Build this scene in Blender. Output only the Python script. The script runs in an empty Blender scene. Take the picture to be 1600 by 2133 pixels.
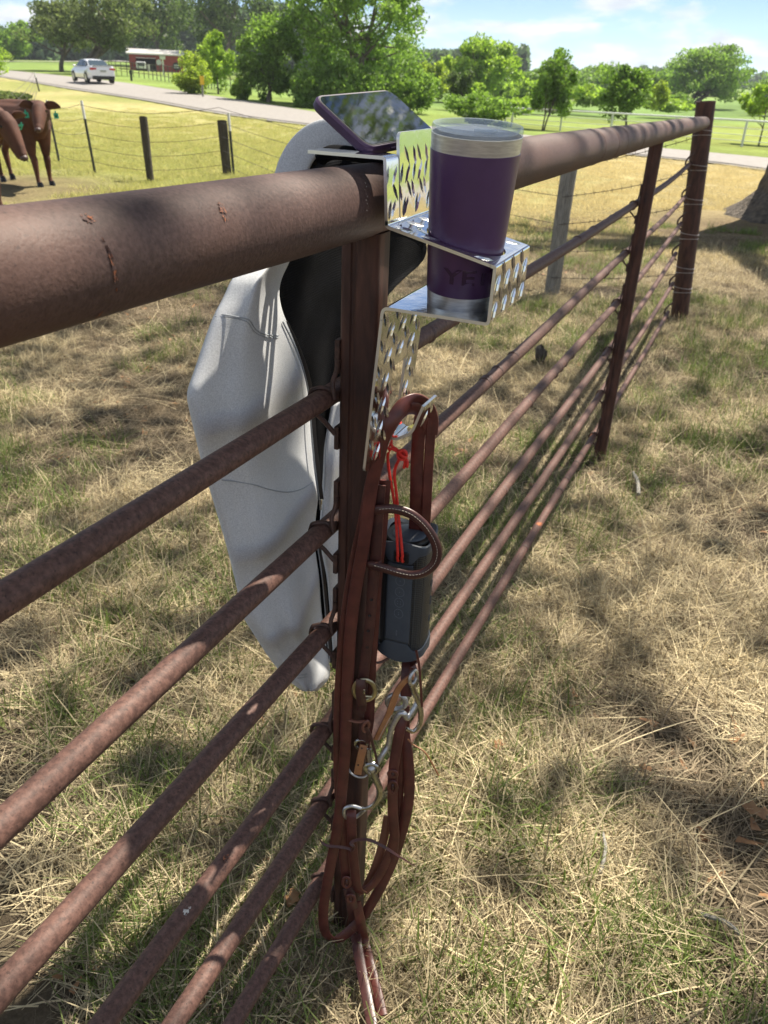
import bpy, bmesh, math, random
import numpy as np
from mathutils import Vector, Matrix
random.seed(7); RNG = np.random.default_rng(7)
SC = bpy.context.scene
COL = SC.collection

# ------------------------------------------------------------------ camera
F_PX = 1690.0; CXP, CYP = 800.0, 1066.5          # focal length and centre in source pixels
def _ray(px, py): return np.array([(px-CXP)/F_PX, -(py-CYP)/F_PX, 1.0])
_dn = _ray(668, CYP+F_PX*F_PX/926.0); _up = -_dn/np.linalg.norm(_dn)
_d0 = _ray(1625, 238); _D = _d0-_up*_d0.dot(_up)
SLOPE = _d0.dot(_up)/np.linalg.norm(_D); _D /= np.linalg.norm(_D)
_X = np.cross(_D, _up); _X /= np.linalg.norm(_X)
if _X[0] < 0: _X = -_X
ROT = np.array([_X, _D, _up])
CAM = np.array([0.38, 0.0, 1.32])
def wray(px, py): return ROT @ _ray(px, py)
def atd(px, py, d): return wray(px, py)*d+CAM
def atx(px, py, x): r = wray(px, py); return r*((x-CAM[0])/r[0])+CAM
def aty(px, py, y): r = wray(px, py); return r*(y/r[1])+CAM
def atz(px, py, z): r = wray(px, py); return r*((z-CAM[2])/r[2])+CAM

cd = bpy.data.cameras.new('camera'); cam = bpy.data.objects.new('camera', cd); COL.objects.link(cam)
cd.sensor_fit = 'HORIZONTAL'; cd.sensor_width = 36.0; cd.lens = F_PX/1600*36.0
cd.clip_start = 0.02; cd.clip_end = 4000
cam.matrix_world = Matrix(((ROT[0][0], ROT[0][1], -ROT[0][2], CAM[0]), (ROT[1][0], ROT[1][1], -ROT[1][2], CAM[1]),
                           (ROT[2][0], ROT[2][1], -ROT[2][2], CAM[2]), (0, 0, 0, 1)))
cd.dof.use_dof = True; cd.dof.focus_distance = 0.86; cd.dof.aperture_fstop = 20.0
SC.camera = cam

# ------------------------------------------------------------------ sky, sun, exposure
SUN_EL = math.radians(57); SUN_DIR_H = np.array([0.34, 0.94]); SUN_DIR_H /= np.linalg.norm(SUN_DIR_H)
SUNV = np.array([SUN_DIR_H[0]*math.cos(SUN_EL), SUN_DIR_H[1]*math.cos(SUN_EL), math.sin(SUN_EL)])
W = bpy.data.worlds.new('World'); SC.world = W; W.use_nodes = True
nt = W.node_tree; nt.nodes.clear()
def nd(nt, t, **k):
    n = nt.nodes.new(t)
    for a, b in k.items():
        if a in ('inp',):
            for i, v in b.items(): n.inputs[i].default_value = v
        else: setattr(n, a, b)
    return n
L = nt.links.new
sky = nd(nt, 'ShaderNodeTexSky', sky_type='NISHITA', sun_disc=False, sun_elevation=SUN_EL, sun_rotation=math.atan2(SUN_DIR_H[0], SUN_DIR_H[1]),
         air_density=0.5, dust_density=0.0, ozone_density=3.0)
tc = nd(nt, 'ShaderNodeTexCoord'); sep = nd(nt, 'ShaderNodeSeparateXYZ'); L(tc.outputs['Generated'], sep.inputs[0])
# project the direction on a flat cloud layer
zc = nd(nt, 'ShaderNodeMath', operation='MAXIMUM', inp={1: 0.0}); L(sep.outputs[2], zc.inputs[0])
za = nd(nt, 'ShaderNodeMath', operation='ADD', inp={1: 0.30}); L(zc.outputs[0], za.inputs[0])
dx = nd(nt, 'ShaderNodeMath', operation='DIVIDE'); L(sep.outputs[0], dx.inputs[0]); L(za.outputs[0], dx.inputs[1])
dy = nd(nt, 'ShaderNodeMath', operation='DIVIDE'); L(sep.outputs[1], dy.inputs[0]); L(za.outputs[0], dy.inputs[1])
cb = nd(nt, 'ShaderNodeCombineXYZ'); L(dx.outputs[0], cb.inputs[0]); L(dy.outputs[0], cb.inputs[1])
n1 = nd(nt, 'ShaderNodeTexNoise', inp={'Scale': 3.1, 'Detail': 9.0, 'Roughness': 0.58, 'Distortion': 0.15}); L(cb.outputs[0], n1.inputs['Vector'])
r1 = nd(nt, 'ShaderNodeValToRGB'); r1.color_ramp.elements[0].position = 0.46; r1.color_ramp.elements[1].position = 0.60
r1.color_ramp.elements[0].color = (0.0, 0.0, 0.0, 1); L(n1.outputs[0], r1.inputs[0])
n2 = nd(nt, 'ShaderNodeTexNoise', inp={'Scale': 8.0, 'Detail': 6.0}); L(cb.outputs[0], n2.inputs['Vector'])
r2 = nd(nt, 'ShaderNodeValToRGB'); r2.color_ramp.elements[0].color = (5.4, 5.9, 6.6, 1); r2.color_ramp.elements[1].color = (7.7, 7.9, 8.1, 1)
r2.color_ramp.elements[0].position = 0.35; r2.color_ramp.elements[1].position = 0.6; L(n2.outputs[0], r2.inputs[0])
mx = nd(nt, 'ShaderNodeMix', data_type='RGBA'); L(r1.outputs[0], mx.inputs[0]); L(sky.outputs[0], mx.inputs[6]); L(r2.outputs[0], mx.inputs[7])
bg = nd(nt, 'ShaderNodeBackground', inp={'Strength': 0.050}); L(mx.outputs[2], bg.inputs[0])
wo = nd(nt, 'ShaderNodeOutputWorld'); L(bg.outputs[0], wo.inputs[0])
sd = bpy.data.lights.new('sun', 'SUN'); sd.energy = 3.8; sd.angle = math.radians(0.53); sd.color = (1.0, 0.93, 0.80)
sun = bpy.data.objects.new('sun', sd); COL.objects.link(sun)
sun.rotation_euler = Vector(-SUNV).to_track_quat('-Z', 'Y').to_euler()
SC.view_settings.view_transform = 'Standard'; SC.view_settings.look = 'None'; SC.view_settings.gamma = 1
SC.view_settings.exposure = 1.52; SC.view_settings.use_curve_mapping = False

# ------------------------------------------------------------------ materials
def mat(name, col=(0.5, 0.5, 0.5), rough=0.6, metal=0.0, col2=None, scale=10.0, detail=4.0, lo=0.35, hi=0.65, bump=0.0, bscale=None, bdist=0.002,
        spec=0.5, trans=None, coord='Object', spots=None, stretch=None, island=0.0, coat=0.0):
    m = bpy.data.materials.new(name); m.use_nodes = True; t = m.node_tree; t.nodes.clear(); lk = t.links.new
    out = nd(t, 'ShaderNodeOutputMaterial'); b = nd(t, 'ShaderNodeBsdfPrincipled')
    b.inputs['Roughness'].default_value = rough; b.inputs['Metallic'].default_value = metal
    b.inputs['Specular IOR Level'].default_value = spec; b.inputs['Coat Weight'].default_value = coat
    co = nd(t, 'ShaderNodeTexCoord'); vec = co.outputs[coord]
    if stretch:
        mp = nd(t, 'ShaderNodeMapping'); mp.inputs['Scale'].default_value = stretch; lk(vec, mp.inputs[0]); vec = mp.outputs[0]
    csock = None
    if col2 is not None:
        n = nd(t, 'ShaderNodeTexNoise', inp={'Scale': scale, 'Detail': detail, 'Roughness': 0.6}); lk(vec, n.inputs['Vector'])
        r = nd(t, 'ShaderNodeValToRGB'); r.color_ramp.elements[0].position = lo; r.color_ramp.elements[1].position = hi
        r.color_ramp.elements[0].color = (*col, 1); r.color_ramp.elements[1].color = (*col2, 1); lk(n.outputs[0], r.inputs[0]); csock = r.outputs[0]
    for sp in (spots or []):     # (colour, scale, threshold lo, hi)
        n = nd(t, 'ShaderNodeTexNoise', inp={'Scale': sp[1], 'Detail': 3.0}); lk(vec, n.inputs['Vector'])
        r = nd(t, 'ShaderNodeMapRange', inp={1: sp[2], 2: sp[3]}); lk(n.outputs[0], r.inputs[0])
        mm = nd(t, 'ShaderNodeMix', data_type='RGBA'); lk(r.outputs[0], mm.inputs[0])
        if csock: lk(csock, mm.inputs[6])
        else: mm.inputs[6].default_value = (*col, 1)
        mm.inputs[7].default_value = (*sp[0], 1); csock = mm.outputs[2]
    if island:
        g = nd(t, 'ShaderNodeNewGeometry'); oi = nd(t, 'ShaderNodeObjectInfo')
        a = nd(t, 'ShaderNodeMath', operation='MULTIPLY_ADD', inp={1: island, 2: 1-island/2}); lk(g.outputs['Random Per Island'], a.inputs[0])
        h = nd(t, 'ShaderNodeHueSaturation'); lk(a.outputs[0], h.inputs['Value'])
        if csock: lk(csock, h.inputs['Color'])
        else: h.inputs['Color'].default_value = (*col, 1)
        csock = h.outputs[0]
    if csock: lk(csock, b.inputs['Base Color'])
    else: b.inputs['Base Color'].default_value = (*col, 1)
    if bump:
        n = nd(t, 'ShaderNodeTexNoise', inp={'Scale': bscale or scale, 'Detail': 5.0}); lk(vec, n.inputs['Vector'])
        bp = nd(t, 'ShaderNodeBump', inp={'Strength': bump, 'Distance': bdist}); lk(n.outputs[0], bp.inputs['Height']); lk(bp.outputs[0], b.inputs['Normal'])
    sh = b.outputs[0]
    if trans:
        tr = nd(t, 'ShaderNodeBsdfTranslucent'); ms = nd(t, 'ShaderNodeMixShader', inp={0: trans})
        if csock:
            hs = nd(t, 'ShaderNodeHueSaturation', inp={'Value': 1.5, 'Saturation': 1.1}); lk(csock, hs.inputs['Color']); lk(hs.outputs[0], tr.inputs[0])
        else: tr.inputs[0].default_value = (*[min(1, c*1.5) for c in col], 1)
        lk(sh, ms.inputs[1]); lk(tr.outputs[0], ms.inputs[2]); sh = ms.outputs[0]
    lk(sh, out.inputs[0]); return m
def node_of(m, t): return [n for n in m.node_tree.nodes if n.bl_idname == t][0]

ORANGE = (0.50, 0.16, 0.06)
M = {}
def rustmat(name, a, b, sc, spots):
    return mat(name, a, 0.62, 0.0, b, sc, 6, 0.38, 0.64, bump=0.35, bscale=sc*1.6, bdist=0.0012, spec=0.35, spots=spots)
M['rust'] = rustmat('rusted_pipe', (0.072, 0.041, 0.034), (0.112, 0.066, 0.055), 240, [((0.12, 0.060, 0.042), 7, 0.50, 0.85), ((0.050, 0.028, 0.023), 420, 0.60, 0.75), (ORANGE, 16, 0.735, 0.80)])
M['rail'] = rustmat('rusted_rod', (0.082, 0.041, 0.031), (0.158, 0.082, 0.062), 170, [((0.045, 0.024, 0.019), 300, 0.58, 0.74), (ORANGE, 13, 0.72, 0.78), ((0.5, 0.42, 0.36), 17, 0.76, 0.80)])
M['post'] = mat('rusted_post_steel', (0.040, 0.020, 0.016), 0.6, 0, (0.115, 0.050, 0.034), 60, 6, 0.35, 0.68, bump=0.3, bscale=300, bdist=0.0008, spec=0.35, stretch=(1, 1, 0.18))
M['clip'] = mat('rusted_clip_steel', (0.05, 0.028, 0.022), 0.6, 0.2, (0.11, 0.055, 0.04), 90)
M['alu'] = mat('polished_tread_plate', (0.80, 0.80, 0.79), 0.085, 1.0, (0.72, 0.72, 0.72), 40, 4, bump=0.12, bscale=45, bdist=0.002)
M['alu_lug'] = mat('bright_raised_aluminium', (0.90, 0.90, 0.90), 0.24, 1.0)
M['alu_edge'] = mat('cut_aluminium_edge', (0.78, 0.78, 0.78), 0.38, 1.0)
M['steel'] = mat('brushed_steel', (0.66, 0.66, 0.66), 0.42, 1.0, (0.50, 0.50, 0.50), 60, 3, stretch=(1, 1, 9), bump=0.03, bscale=500)
M['bit'] = mat('bit_steel', (0.55, 0.53, 0.49), 0.24, 1.0, (0.38, 0.36, 0.32), 120, bump=0.1, bscale=400)
M['brass'] = mat('nickel_brass', (0.60, 0.54, 0.36), 0.28, 1.0, (0.45, 0.40, 0.27), 150)
M['purple'] = mat('purple_powder_coat', (0.074, 0.032, 0.098), 0.34, 0.0, (0.083, 0.037, 0.110), 60, bump=0.10, bscale=900, bdist=0.0003, spec=0.6, spots=[((0.45, 0.4, 0.45), 150, 0.80, 0.82)])
M['purple_dark'] = mat('purple_lettering', (0.035, 0.011, 0.045), 0.35)
M['case'] = mat('purple_silicone', (0.038, 0.014, 0.055), 0.5, 0.0, (0.05, 0.02, 0.07), 50)
M['screen'] = mat('phone_glass', (0.004, 0.004, 0.005), 0.03, 0.0, spec=0.9, coat=1.0, bump=0.02, bscale=22, bdist=0.01)
M['black_plastic'] = mat('black_plastic', (0.012, 0.012, 0.013), 0.35)
M['leather'] = mat('oxblood_leather', (0.078, 0.021, 0.017), 0.36, 0, (0.135, 0.036, 0.027), 45, 5, bump=0.18, bscale=600, bdist=0.0006)
M['leather_dark'] = mat('dark_leather', (0.055, 0.020, 0.018), 0.36, 0, (0.095, 0.034, 0.027), 50, 5, bump=0.15, bscale=600, bdist=0.0006)
M['leather_edge'] = mat('waxed_leather_edge', (0.20, 0.075, 0.045), 0.5)
M['tan'] = mat('tan_leather', (0.33, 0.13, 0.045), 0.5, 0, (0.42, 0.19, 0.08), 60, 5, bump=0.3, bscale=400)
M['thread'] = mat('cream_thread', (0.62, 0.55, 0.45), 0.8)
M['red'] = mat('red_cord', (0.78, 0.035, 0.02), 0.55, 0, (0.62, 0.02, 0.012), 300, stretch=(1, 1, 1), bump=0.4, bscale=900)
M['spk'] = mat('blue_grey_rubber', (0.050, 0.062, 0.080), 0.5, 0, (0.060, 0.073, 0.092), 60)
M['fabric'] = mat('heather_grey_knit', (0.49, 0.495, 0.505), 1.0, 0, (0.66, 0.665, 0.67), 620, 4, 0.34, 0.66, bump=0.5, bscale=900, bdist=0.0008, spec=0.04)
M['lining'] = mat('black_waffle_lining', (0.005, 0.005, 0.006), 0.9, 0, (0.009, 0.009, 0.011), 30, spec=0.1)
M['seam'] = mat('grey_stitch', (0.34, 0.36, 0.38), 0.9)
M['zip'] = mat('zip_tape', (0.045, 0.04, 0.038), 0.7)
def weave(m, sc, amt, dist, dark):
    t = m.node_tree; b = node_of(m, 'ShaderNodeBsdfPrincipled'); lk = t.links.new; uv = nd(t, 'ShaderNodeTexCoord')
    ws = []
    for ax in ('Y', 'Z'):
        w = nd(t, 'ShaderNodeTexWave', wave_type='BANDS', bands_direction=ax, inp={'Scale': sc, 'Distortion': 1.2, 'Detail': 2.0, 'Detail Scale': 2.0})
        lk(uv.outputs['UV'], w.inputs['Vector']) if False else lk(uv.outputs['Object'], w.inputs['Vector']); ws.append(w)
    mu = nd(t, 'ShaderNodeMath', operation='MULTIPLY'); lk(ws[0].outputs['Fac'], mu.inputs[0]); lk(ws[1].outputs['Fac'], mu.inputs[1])
    bp = nd(t, 'ShaderNodeBump', inp={'Strength': amt, 'Distance': dist}); lk(mu.outputs[0], bp.inputs['Height']); lk(bp.outputs[0], b.inputs['Normal'])
    src = b.inputs['Base Color'].links[0].from_socket
    mr = nd(t, 'ShaderNodeMapRange', inp={1: 0.0, 2: 1.0, 3: dark, 4: 1.15}); lk(mu.outputs[0], mr.inputs[0])
    hs = nd(t, 'ShaderNodeHueSaturation'); lk(mr.outputs[0], hs.inputs['Value']); lk(src, hs.inputs['Color']); lk(hs.outputs[0], b.inputs['Base Color'])
weave(M['lining'], 90, 0.6, 0.0012, 0.6)
# perforated speaker grille: fine honeycomb relief
M['grille'] = mat('speaker_grille', (0.012, 0.013, 0.015), 0.45)
t_ = M['grille'].node_tree; vo = nd(t_, 'ShaderNodeTexVoronoi', inp={'Scale': 330.0, 'Randomness': 0.0}); tt = nd(t_, 'ShaderNodeTexCoord')
t_.links.new(tt.outputs['Object'], vo.inputs['Vector']); bp_ = nd(t_, 'ShaderNodeBump', inp={'Strength': 1.0, 'Distance': 0.0015})
t_.links.new(vo.outputs['Distance'], bp_.inputs['Height']); cr_ = nd(t_, 'ShaderNodeValToRGB'); cr_.color_ramp.elements[0].position = .25; cr_.color_ramp.elements[1].position = .6; cr_.color_ramp.elements[0].color = (.002, .002, .002, 1); cr_.color_ramp.elements[1].color = (.035, .038, .042, 1); t_.links.new(vo.outputs['Distance'], cr_.inputs[0]); t_.links.new(cr_.outputs[0], node_of(M['grille'], 'ShaderNodeBsdfPrincipled').inputs['Base Color']); t_.links.new(bp_.outputs[0], node_of(M['grille'], 'ShaderNodeBsdfPrincipled').inputs['Normal'])
def glassmat():
    m = bpy.data.materials.new('clear_plastic_lid'); m.use_nodes = True; t = m.node_tree; t.nodes.clear(); lk = t.links.new
    tr = nd(t, 'ShaderNodeBsdfTransparent'); tr.inputs[0].default_value = (0.955, 0.97, 0.985, 1); gl = nd(t, 'ShaderNodeBsdfGlossy', inp={'Roughness': 0.04}); fr = nd(t, 'ShaderNodeFresnel', inp={'IOR': 1.35}); ms = nd(t, 'ShaderNodeMixShader'); o = nd(t, 'ShaderNodeOutputMaterial')
    pb = nd(t, 'ShaderNodeBsdfPrincipled'); pb.inputs['Base Color'].default_value = (0.50, 0.56, 0.62, 1); pb.inputs['Roughness'].default_value = 0.10; m2_ = nd(t, 'ShaderNodeMixShader', inp={0: 0.38}); lk(tr.outputs[0], m2_.inputs[1]); lk(pb.outputs[0], m2_.inputs[2]); lk(m2_.outputs[0], o.inputs[0]); return m
    ad = nd(t, 'ShaderNodeMath', operation='ADD', inp={1: 0.05}); lk(fr.outputs[0], ad.inputs[0]); lk(ad.outputs[0], ms.inputs[0]); lk(tr.outputs[0], ms.inputs[1]); lk(gl.outputs[0], ms.inputs[2]); lk(ms.outputs[0], o.inputs[0]); return m
M['lid'] = glassmat()
M['wood_grey'] = mat('weathered_grey_wood', (0.15, 0.14, 0.12), 0.85, 0, (0.34, 0.32, 0.28), 30, 6, bump=0.5, bscale=40, bdist=0.01, stretch=(6, 6, 0.4))
M['wood_dark'] = mat('dark_backlit_wood', (0.04, 0.032, 0.026), 0.85, 0, (0.10, 0.085, 0.068), 20, 6, bump=0.5, bscale=30, bdist=0.01, stretch=(4, 4, 0.4))  # backlit shade of the far posts is put into this dark brown
M['tpost'] = mat('dark_green_t_post', (0.02, 0.025, 0.02), 0.6)
M['white_paint'] = mat('white_paint', (0.74, 0.74, 0.72), 0.5, 0, (0.62, 0.62, 0.60), 20)
M['wire'] = mat('fence_wire', (0.10, 0.08, 0.065), 0.5, 0.4)
M['wire_bright'] = mat('galvanised_wire', (0.42, 0.38, 0.36), 0.4, 0.8)
M['bark'] = mat('oak_bark', (0.045, 0.036, 0.028), 0.9, 0, (0.15, 0.12, 0.09), 7, 8, 0.35, 0.65, bump=1.0, bscale=9, bdist=0.06, stretch=(2.2, 2.2, 0.5))
M['bark_far'] = mat('tree_bark', (0.07, 0.055, 0.042), 0.9, 0, (0.15, 0.12, 0.09), 4)
def leafmat(name, c, c2, tr=0.48): return mat(name, c, 0.55, 0, c2, 0.5, 3, 0.3, 0.7, spec=0.35, trans=tr, island=0.9)
M['leaf_dark'] = leafmat('dark_oak_leaves', (0.065, 0.105, 0.028), (0.110, 0.155, 0.046))
M['leaf_mid'] = leafmat('green_leaves', (0.135, 0.225, 0.042), (0.200, 0.300, 0.065))
M['leaf_bright'] = leafmat('bright_green_leaves', (0.22, 0.33, 0.05), (0.30, 0.41, 0.08), 0.5)
M['leaf_yellow'] = leafmat('yellow_green_leaves', (0.24, 0.32, 0.05), (0.32, 0.40, 0.075), 0.52)
M['leaf_olive'] = leafmat('olive_leaves', (0.095, 0.130, 0.045), (0.15, 0.18, 0.065))
M['leaf_far'] = leafmat('far_woodland_leaves', (0.075, 0.125, 0.060), (0.12, 0.17, 0.075), 0.35)
M['straw'] = mat('dry_straw_grass', (0.35, 0.285, 0.175), 0.75, 0, (0.54, 0.46, 0.29), 3, 2, spec=0.3, trans=0.25, island=1.25)
M['brown_grass'] = mat('brown_dead_grass', (0.19, 0.145, 0.095), 0.8, 0, (0.31, 0.25, 0.165), 3, 2, spec=0.2, trans=0.2, island=0.9)
M['green_grass'] = mat('fresh_green_grass', (0.13, 0.185, 0.045), 0.65, 0, (0.20, 0.23, 0.075), 3, 2, spec=0.3, trans=0.3, island=0.8)
M['lawn'] = mat('sunny_lawn_grass', (0.31, 0.33, 0.105), 0.7, 0, (0.41, 0.37, 0.16), 0.6, 3, spec=0.2, trans=0.45, island=0.5)
M['gold'] = mat('golden_dry_grass', (0.42, 0.35, 0.175), 0.7, 0, (0.52, 0.44, 0.24), 0.6, 3, spec=0.2, trans=0.45, island=0.7)
M['dead_leaf'] = mat('brown_dead_leaf', (0.30, 0.15, 0.065), 0.7, 0, (0.36, 0.2, 0.09), 60, trans=0.15)
M['cow'] = mat('red_brown_hide', (0.042, 0.014, 0.008), 0.8, 0, (0.115, 0.040, 0.020), 4, 6, 0.32, 0.68, bump=0.3, bscale=60, bdist=0.01)

M['muzzle'] = mat('pink_brown_muzzle', (0.075, 0.040, 0.034), 0.5)
M['eye'] = mat('dark_eye', (0.006, 0.005, 0.005), 0.1)
M['eartag'] = mat('turquoise_tag', (0.02, 0.42, 0.36), 0.45)
M['road'] = mat('pale_asphalt_road', (0.225, 0.205, 0.188), 0.9, 0, (0.285, 0.262, 0.24), 5, 6, bump=0.3, bscale=60, bdist=0.01)
M['shoulder'] = mat('gravel_road_edge', (0.17, 0.155, 0.14), 0.95, 0, (0.25, 0.235, 0.21), 9, 6, bump=0.6, bscale=30, bdist=0.03)
M['car_paint'] = mat('white_car_paint', (0.82, 0.82, 0.83), 0.2, 0, coat=1.0)
M['car_glass'] = mat('tinted_car_glass', (0.05, 0.07, 0.085), 0.05, 0, spec=0.9)
M['tyre'] = mat('black_tyre', (0.012, 0.012, 0.012), 0.8)
M['rim'] = mat('alloy_rim', (0.45, 0.45, 0.46), 0.3, 0.9)
M['tail'] = mat('red_tail_light', (0.5, 0.02, 0.02), 0.2)
M['barn_red'] = mat('red_barn_siding', (0.30, 0.035, 0.030), 0.6, 0, (0.36, 0.05, 0.042), 3)
M['roof'] = mat('pale_metal_roof', (0.62, 0.60, 0.57), 0.45, 0.2, (0.52, 0.50, 0.48), 2)
M['dark_in'] = mat('painted_interior_shade', (0.03, 0.025, 0.022), 0.9)
M['yellow'] = mat('yellow_sign_face', (0.80, 0.50, 0.02), 0.5)
M['field_fence'] = mat('dark_field_fence', (0.09, 0.075, 0.06), 0.7)

# ------------------------------------------------------------------ mesh helpers
ORG = {}
class MB:
    def __init__(s): s.v = []; s.f = []; s.smooth = True
    def add(s, vs, fs):
        o = len(s.v); s.v += [tuple(float(c) for c in v) for v in vs]; s.f += [tuple(i+o for i in f) for f in fs]; return s
    def box(s, c, sz, R=None):
        c = np.array(c, float); sz = np.array(sz, float)/2; vs = []
        for x in (-1, 1):
            for y in (-1, 1):
                for z in (-1, 1):
                    p = np.array([x, y, z])*sz; p = (R @ p if R is not None else p)+c; vs.append(p)
        return s.add(vs, [(0, 1, 3, 2), (4, 6, 7, 5), (0, 4, 5, 1), (2, 3, 7, 6), (0, 2, 6, 4), (1, 5, 7, 3)])
    def tube(s, pts, rad, n=10, caps=True, flat=1.0, nrm=None, closed=False):
        pts = [np.array(p, float) for p in pts]; N = len(pts)
        rad = rad if hasattr(rad, '__len__') else [rad]*N
        up = None; rings = []
        for i in range(N):
            a = pts[(i-1) % N] if (i > 0 or closed) else pts[0]; b = pts[(i+1) % N] if (i < N-1 or closed) else pts[-1]
            t = b-a; t /= (np.linalg.norm(t)+1e-12)
            if nrm is not None: up = np.array(nrm, float)
            if up is None: up = np.array([0, 0, 1.0]) if abs(t[2]) < 0.9 else np.array([1.0, 0, 0])
            u = up-t*up.dot(t); u /= (np.linalg.norm(u)+1e-12); w = np.cross(t, u); up = u
            rings.append([pts[i]+rad[i]*(math.cos(k*2*math.pi/n)*w+flat*math.sin(k*2*math.pi/n)*u) for k in range(n)])
        vs = [p for r in rings for p in r]; fs = []
        for i in range(N-1+(1 if closed else 0)):
            j = (i+1) % N
            for k in range(n): fs.append((i*n+k, i*n+(k+1) % n, j*n+(k+1) % n, j*n+k))
        if caps and not closed: fs += [tuple(range(n-1, -1, -1)), tuple((N-1)*n+k for k in range(n))]
        return s.add(vs, fs)
    def ribbon(s, pts, w, t, nrm, taper=None):
        # strap with a rounded-edge cross-section; nrm = direction the broad face looks
        pts = [np.array(p, float) for p in pts]; N = len(pts); prof = [(-.5, -.2), (-.5, .2), (-.44, .5), (.44, .5), (.5, .2), (.5, -.2), (.44, -.5), (-.44, -.5)]
        vs = []; n = 8; nn = nrm
        for i in range(N):
            a = pts[max(i-1, 0)]; b = pts[min(i+1, N-1)]; tg = b-a; tg /= (np.linalg.norm(tg)+1e-12)
            m_ = np.array(nn[i] if hasattr(nn[0], '__len__') else nn, float); sd_ = np.cross(tg, m_); sd_ /= (np.linalg.norm(sd_)+1e-12); m2 = np.cross(sd_, tg)
            k = taper[i] if taper is not None else 1.0
            vs += [pts[i]+sd_*px_*w*k+m2*py_*t for px_, py_ in prof]
        fs = []
        for i in range(N-1):
            for k in range(n): fs.append((i*n+k, i*n+(k+1) % n, (i+1)*n+(k+1) % n, (i+1)*n+k))
        fs += [tuple(range(n-1, -1, -1)), tuple((N-1)*n+k for k in range(n))]
        return s.add(vs, fs)
    def lathe(s, prof, c, ax, n=64, cap0=False, cap1=False):
        ax = np.array(ax, float); ax /= np.linalg.norm(ax); a = np.cross(ax, [0, 1, 0.1]); a /= np.linalg.norm(a); b = np.cross(ax, a); c = np.array(c, float)
        vs = []; N = len(prof)
        for r, h in prof: vs += [c+ax*h+r*(math.cos(2*math.pi*k/n)*a+math.sin(2*math.pi*k/n)*b) for k in range(n)]
        fs = [(i*n+k, i*n+(k+1) % n, (i+1)*n+(k+1) % n, (i+1)*n+k) for i in range(N-1) for k in range(n)]
        if cap0: fs.append(tuple(range(n-1, -1, -1)))
        if cap1: fs.append(tuple((N-1)*n+k for k in range(n)))
        return s.add(vs, fs)
    def ell(s, c, r, n=12, R=None):
        vs = []; m = n//2+1; c = np.array(c, float); r = np.array(r, float)
        for i in range(m):
            th = math.pi*i/(m-1)
            for k in range(n):
                ph = 2*math.pi*k/n; p = np.array([math.sin(th)*math.cos(ph), math.sin(th)*math.sin(ph), math.cos(th)])*r
                vs.append((R @ p if R is not None else p)+c)
        fs = [(i*n+k, (i+1)*n+k, (i+1)*n+(k+1) % n, i*n+(k+1) % n) for i in range(m-1) for k in range(n)]
        return s.add(vs, fs)
    def grid(s, P):
        h, w = P.shape[:2]
        return s.add(P.reshape(-1, 3), [(i*w+j, i*w+j+1, (i+1)*w+j+1, (i+1)*w+j) for i in range(h-1) for j in range(w-1)])
    def build(s, name, m, parent=None, smooth=None, auto=35):
        me = bpy.data.meshes.new(name); V = np.array(s.v, dtype=float)
        org = ORG.get(parent.name, np.zeros(3)) if parent else np.zeros(3)
        me.from_pydata((V-org).tolist(), [], s.f); me.update()
        o = bpy.data.objects.new(name, me); COL.objects.link(o); ORG[o.name] = org
        if parent: o.parent = parent
        if isinstance(m, (list, tuple)):
            for q in m: me.materials.append(q)
        else: me.materials.append(m)
        sm = s.smooth if smooth is None else smooth
        if sm:
            me.polygons.foreach_set('use_smooth', [True]*len(me.polygons))
            if auto: me.set_sharp_from_angle(angle=math.radians(auto))
        me.validate(); return o
def thing(name, label, cat, loc=(0, 0, 0), group=None):
    o = bpy.data.objects.new(name, None); COL.objects.link(o); o.location = tuple(float(c) for c in loc); o.empty_display_size = 0.05
    o['label'] = label; o['category'] = cat; ORG[o.name] = np.array(loc, float)
    if group: o['group'] = group
    return o
def tag(o, label, cat, group=None):
    o['label'] = label; o['category'] = cat
    if group: o['group'] = group
    return o
def bevel(o, w, seg=2):
    b = o.modifiers.new('bevel', 'BEVEL'); b.width = w; b.segments = seg; b.limit_method = 'ANGLE'; return o
def crom(P, n=8, closed=False):
    P = [np.array(p, float) for p in P]; out = []; N = len(P)
    for i in range(N if closed else N-1):
        p0 = P[(i-1) % N] if closed or i > 0 else P[0]; p1 = P[i]; p2 = P[(i+1) % N]; p3 = P[(i+2) % N] if closed or i+2 < N else P[-1]
        for k in range(n):
            t = k/n; out.append(0.5*((2*p1)+(-p0+p2)*t+(2*p0-5*p1+4*p2-p3)*t*t+(-p0+3*p1-3*p2+p3)*t**3))
    if not closed: out.append(P[-1])
    return out
def interp(y, tab):
    ys = [a for a, b in tab]; return float(np.interp(y, ys, [b for a, b in tab]))
def cut(o, mat_, loc, r, depth, ax):
    pass

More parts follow.
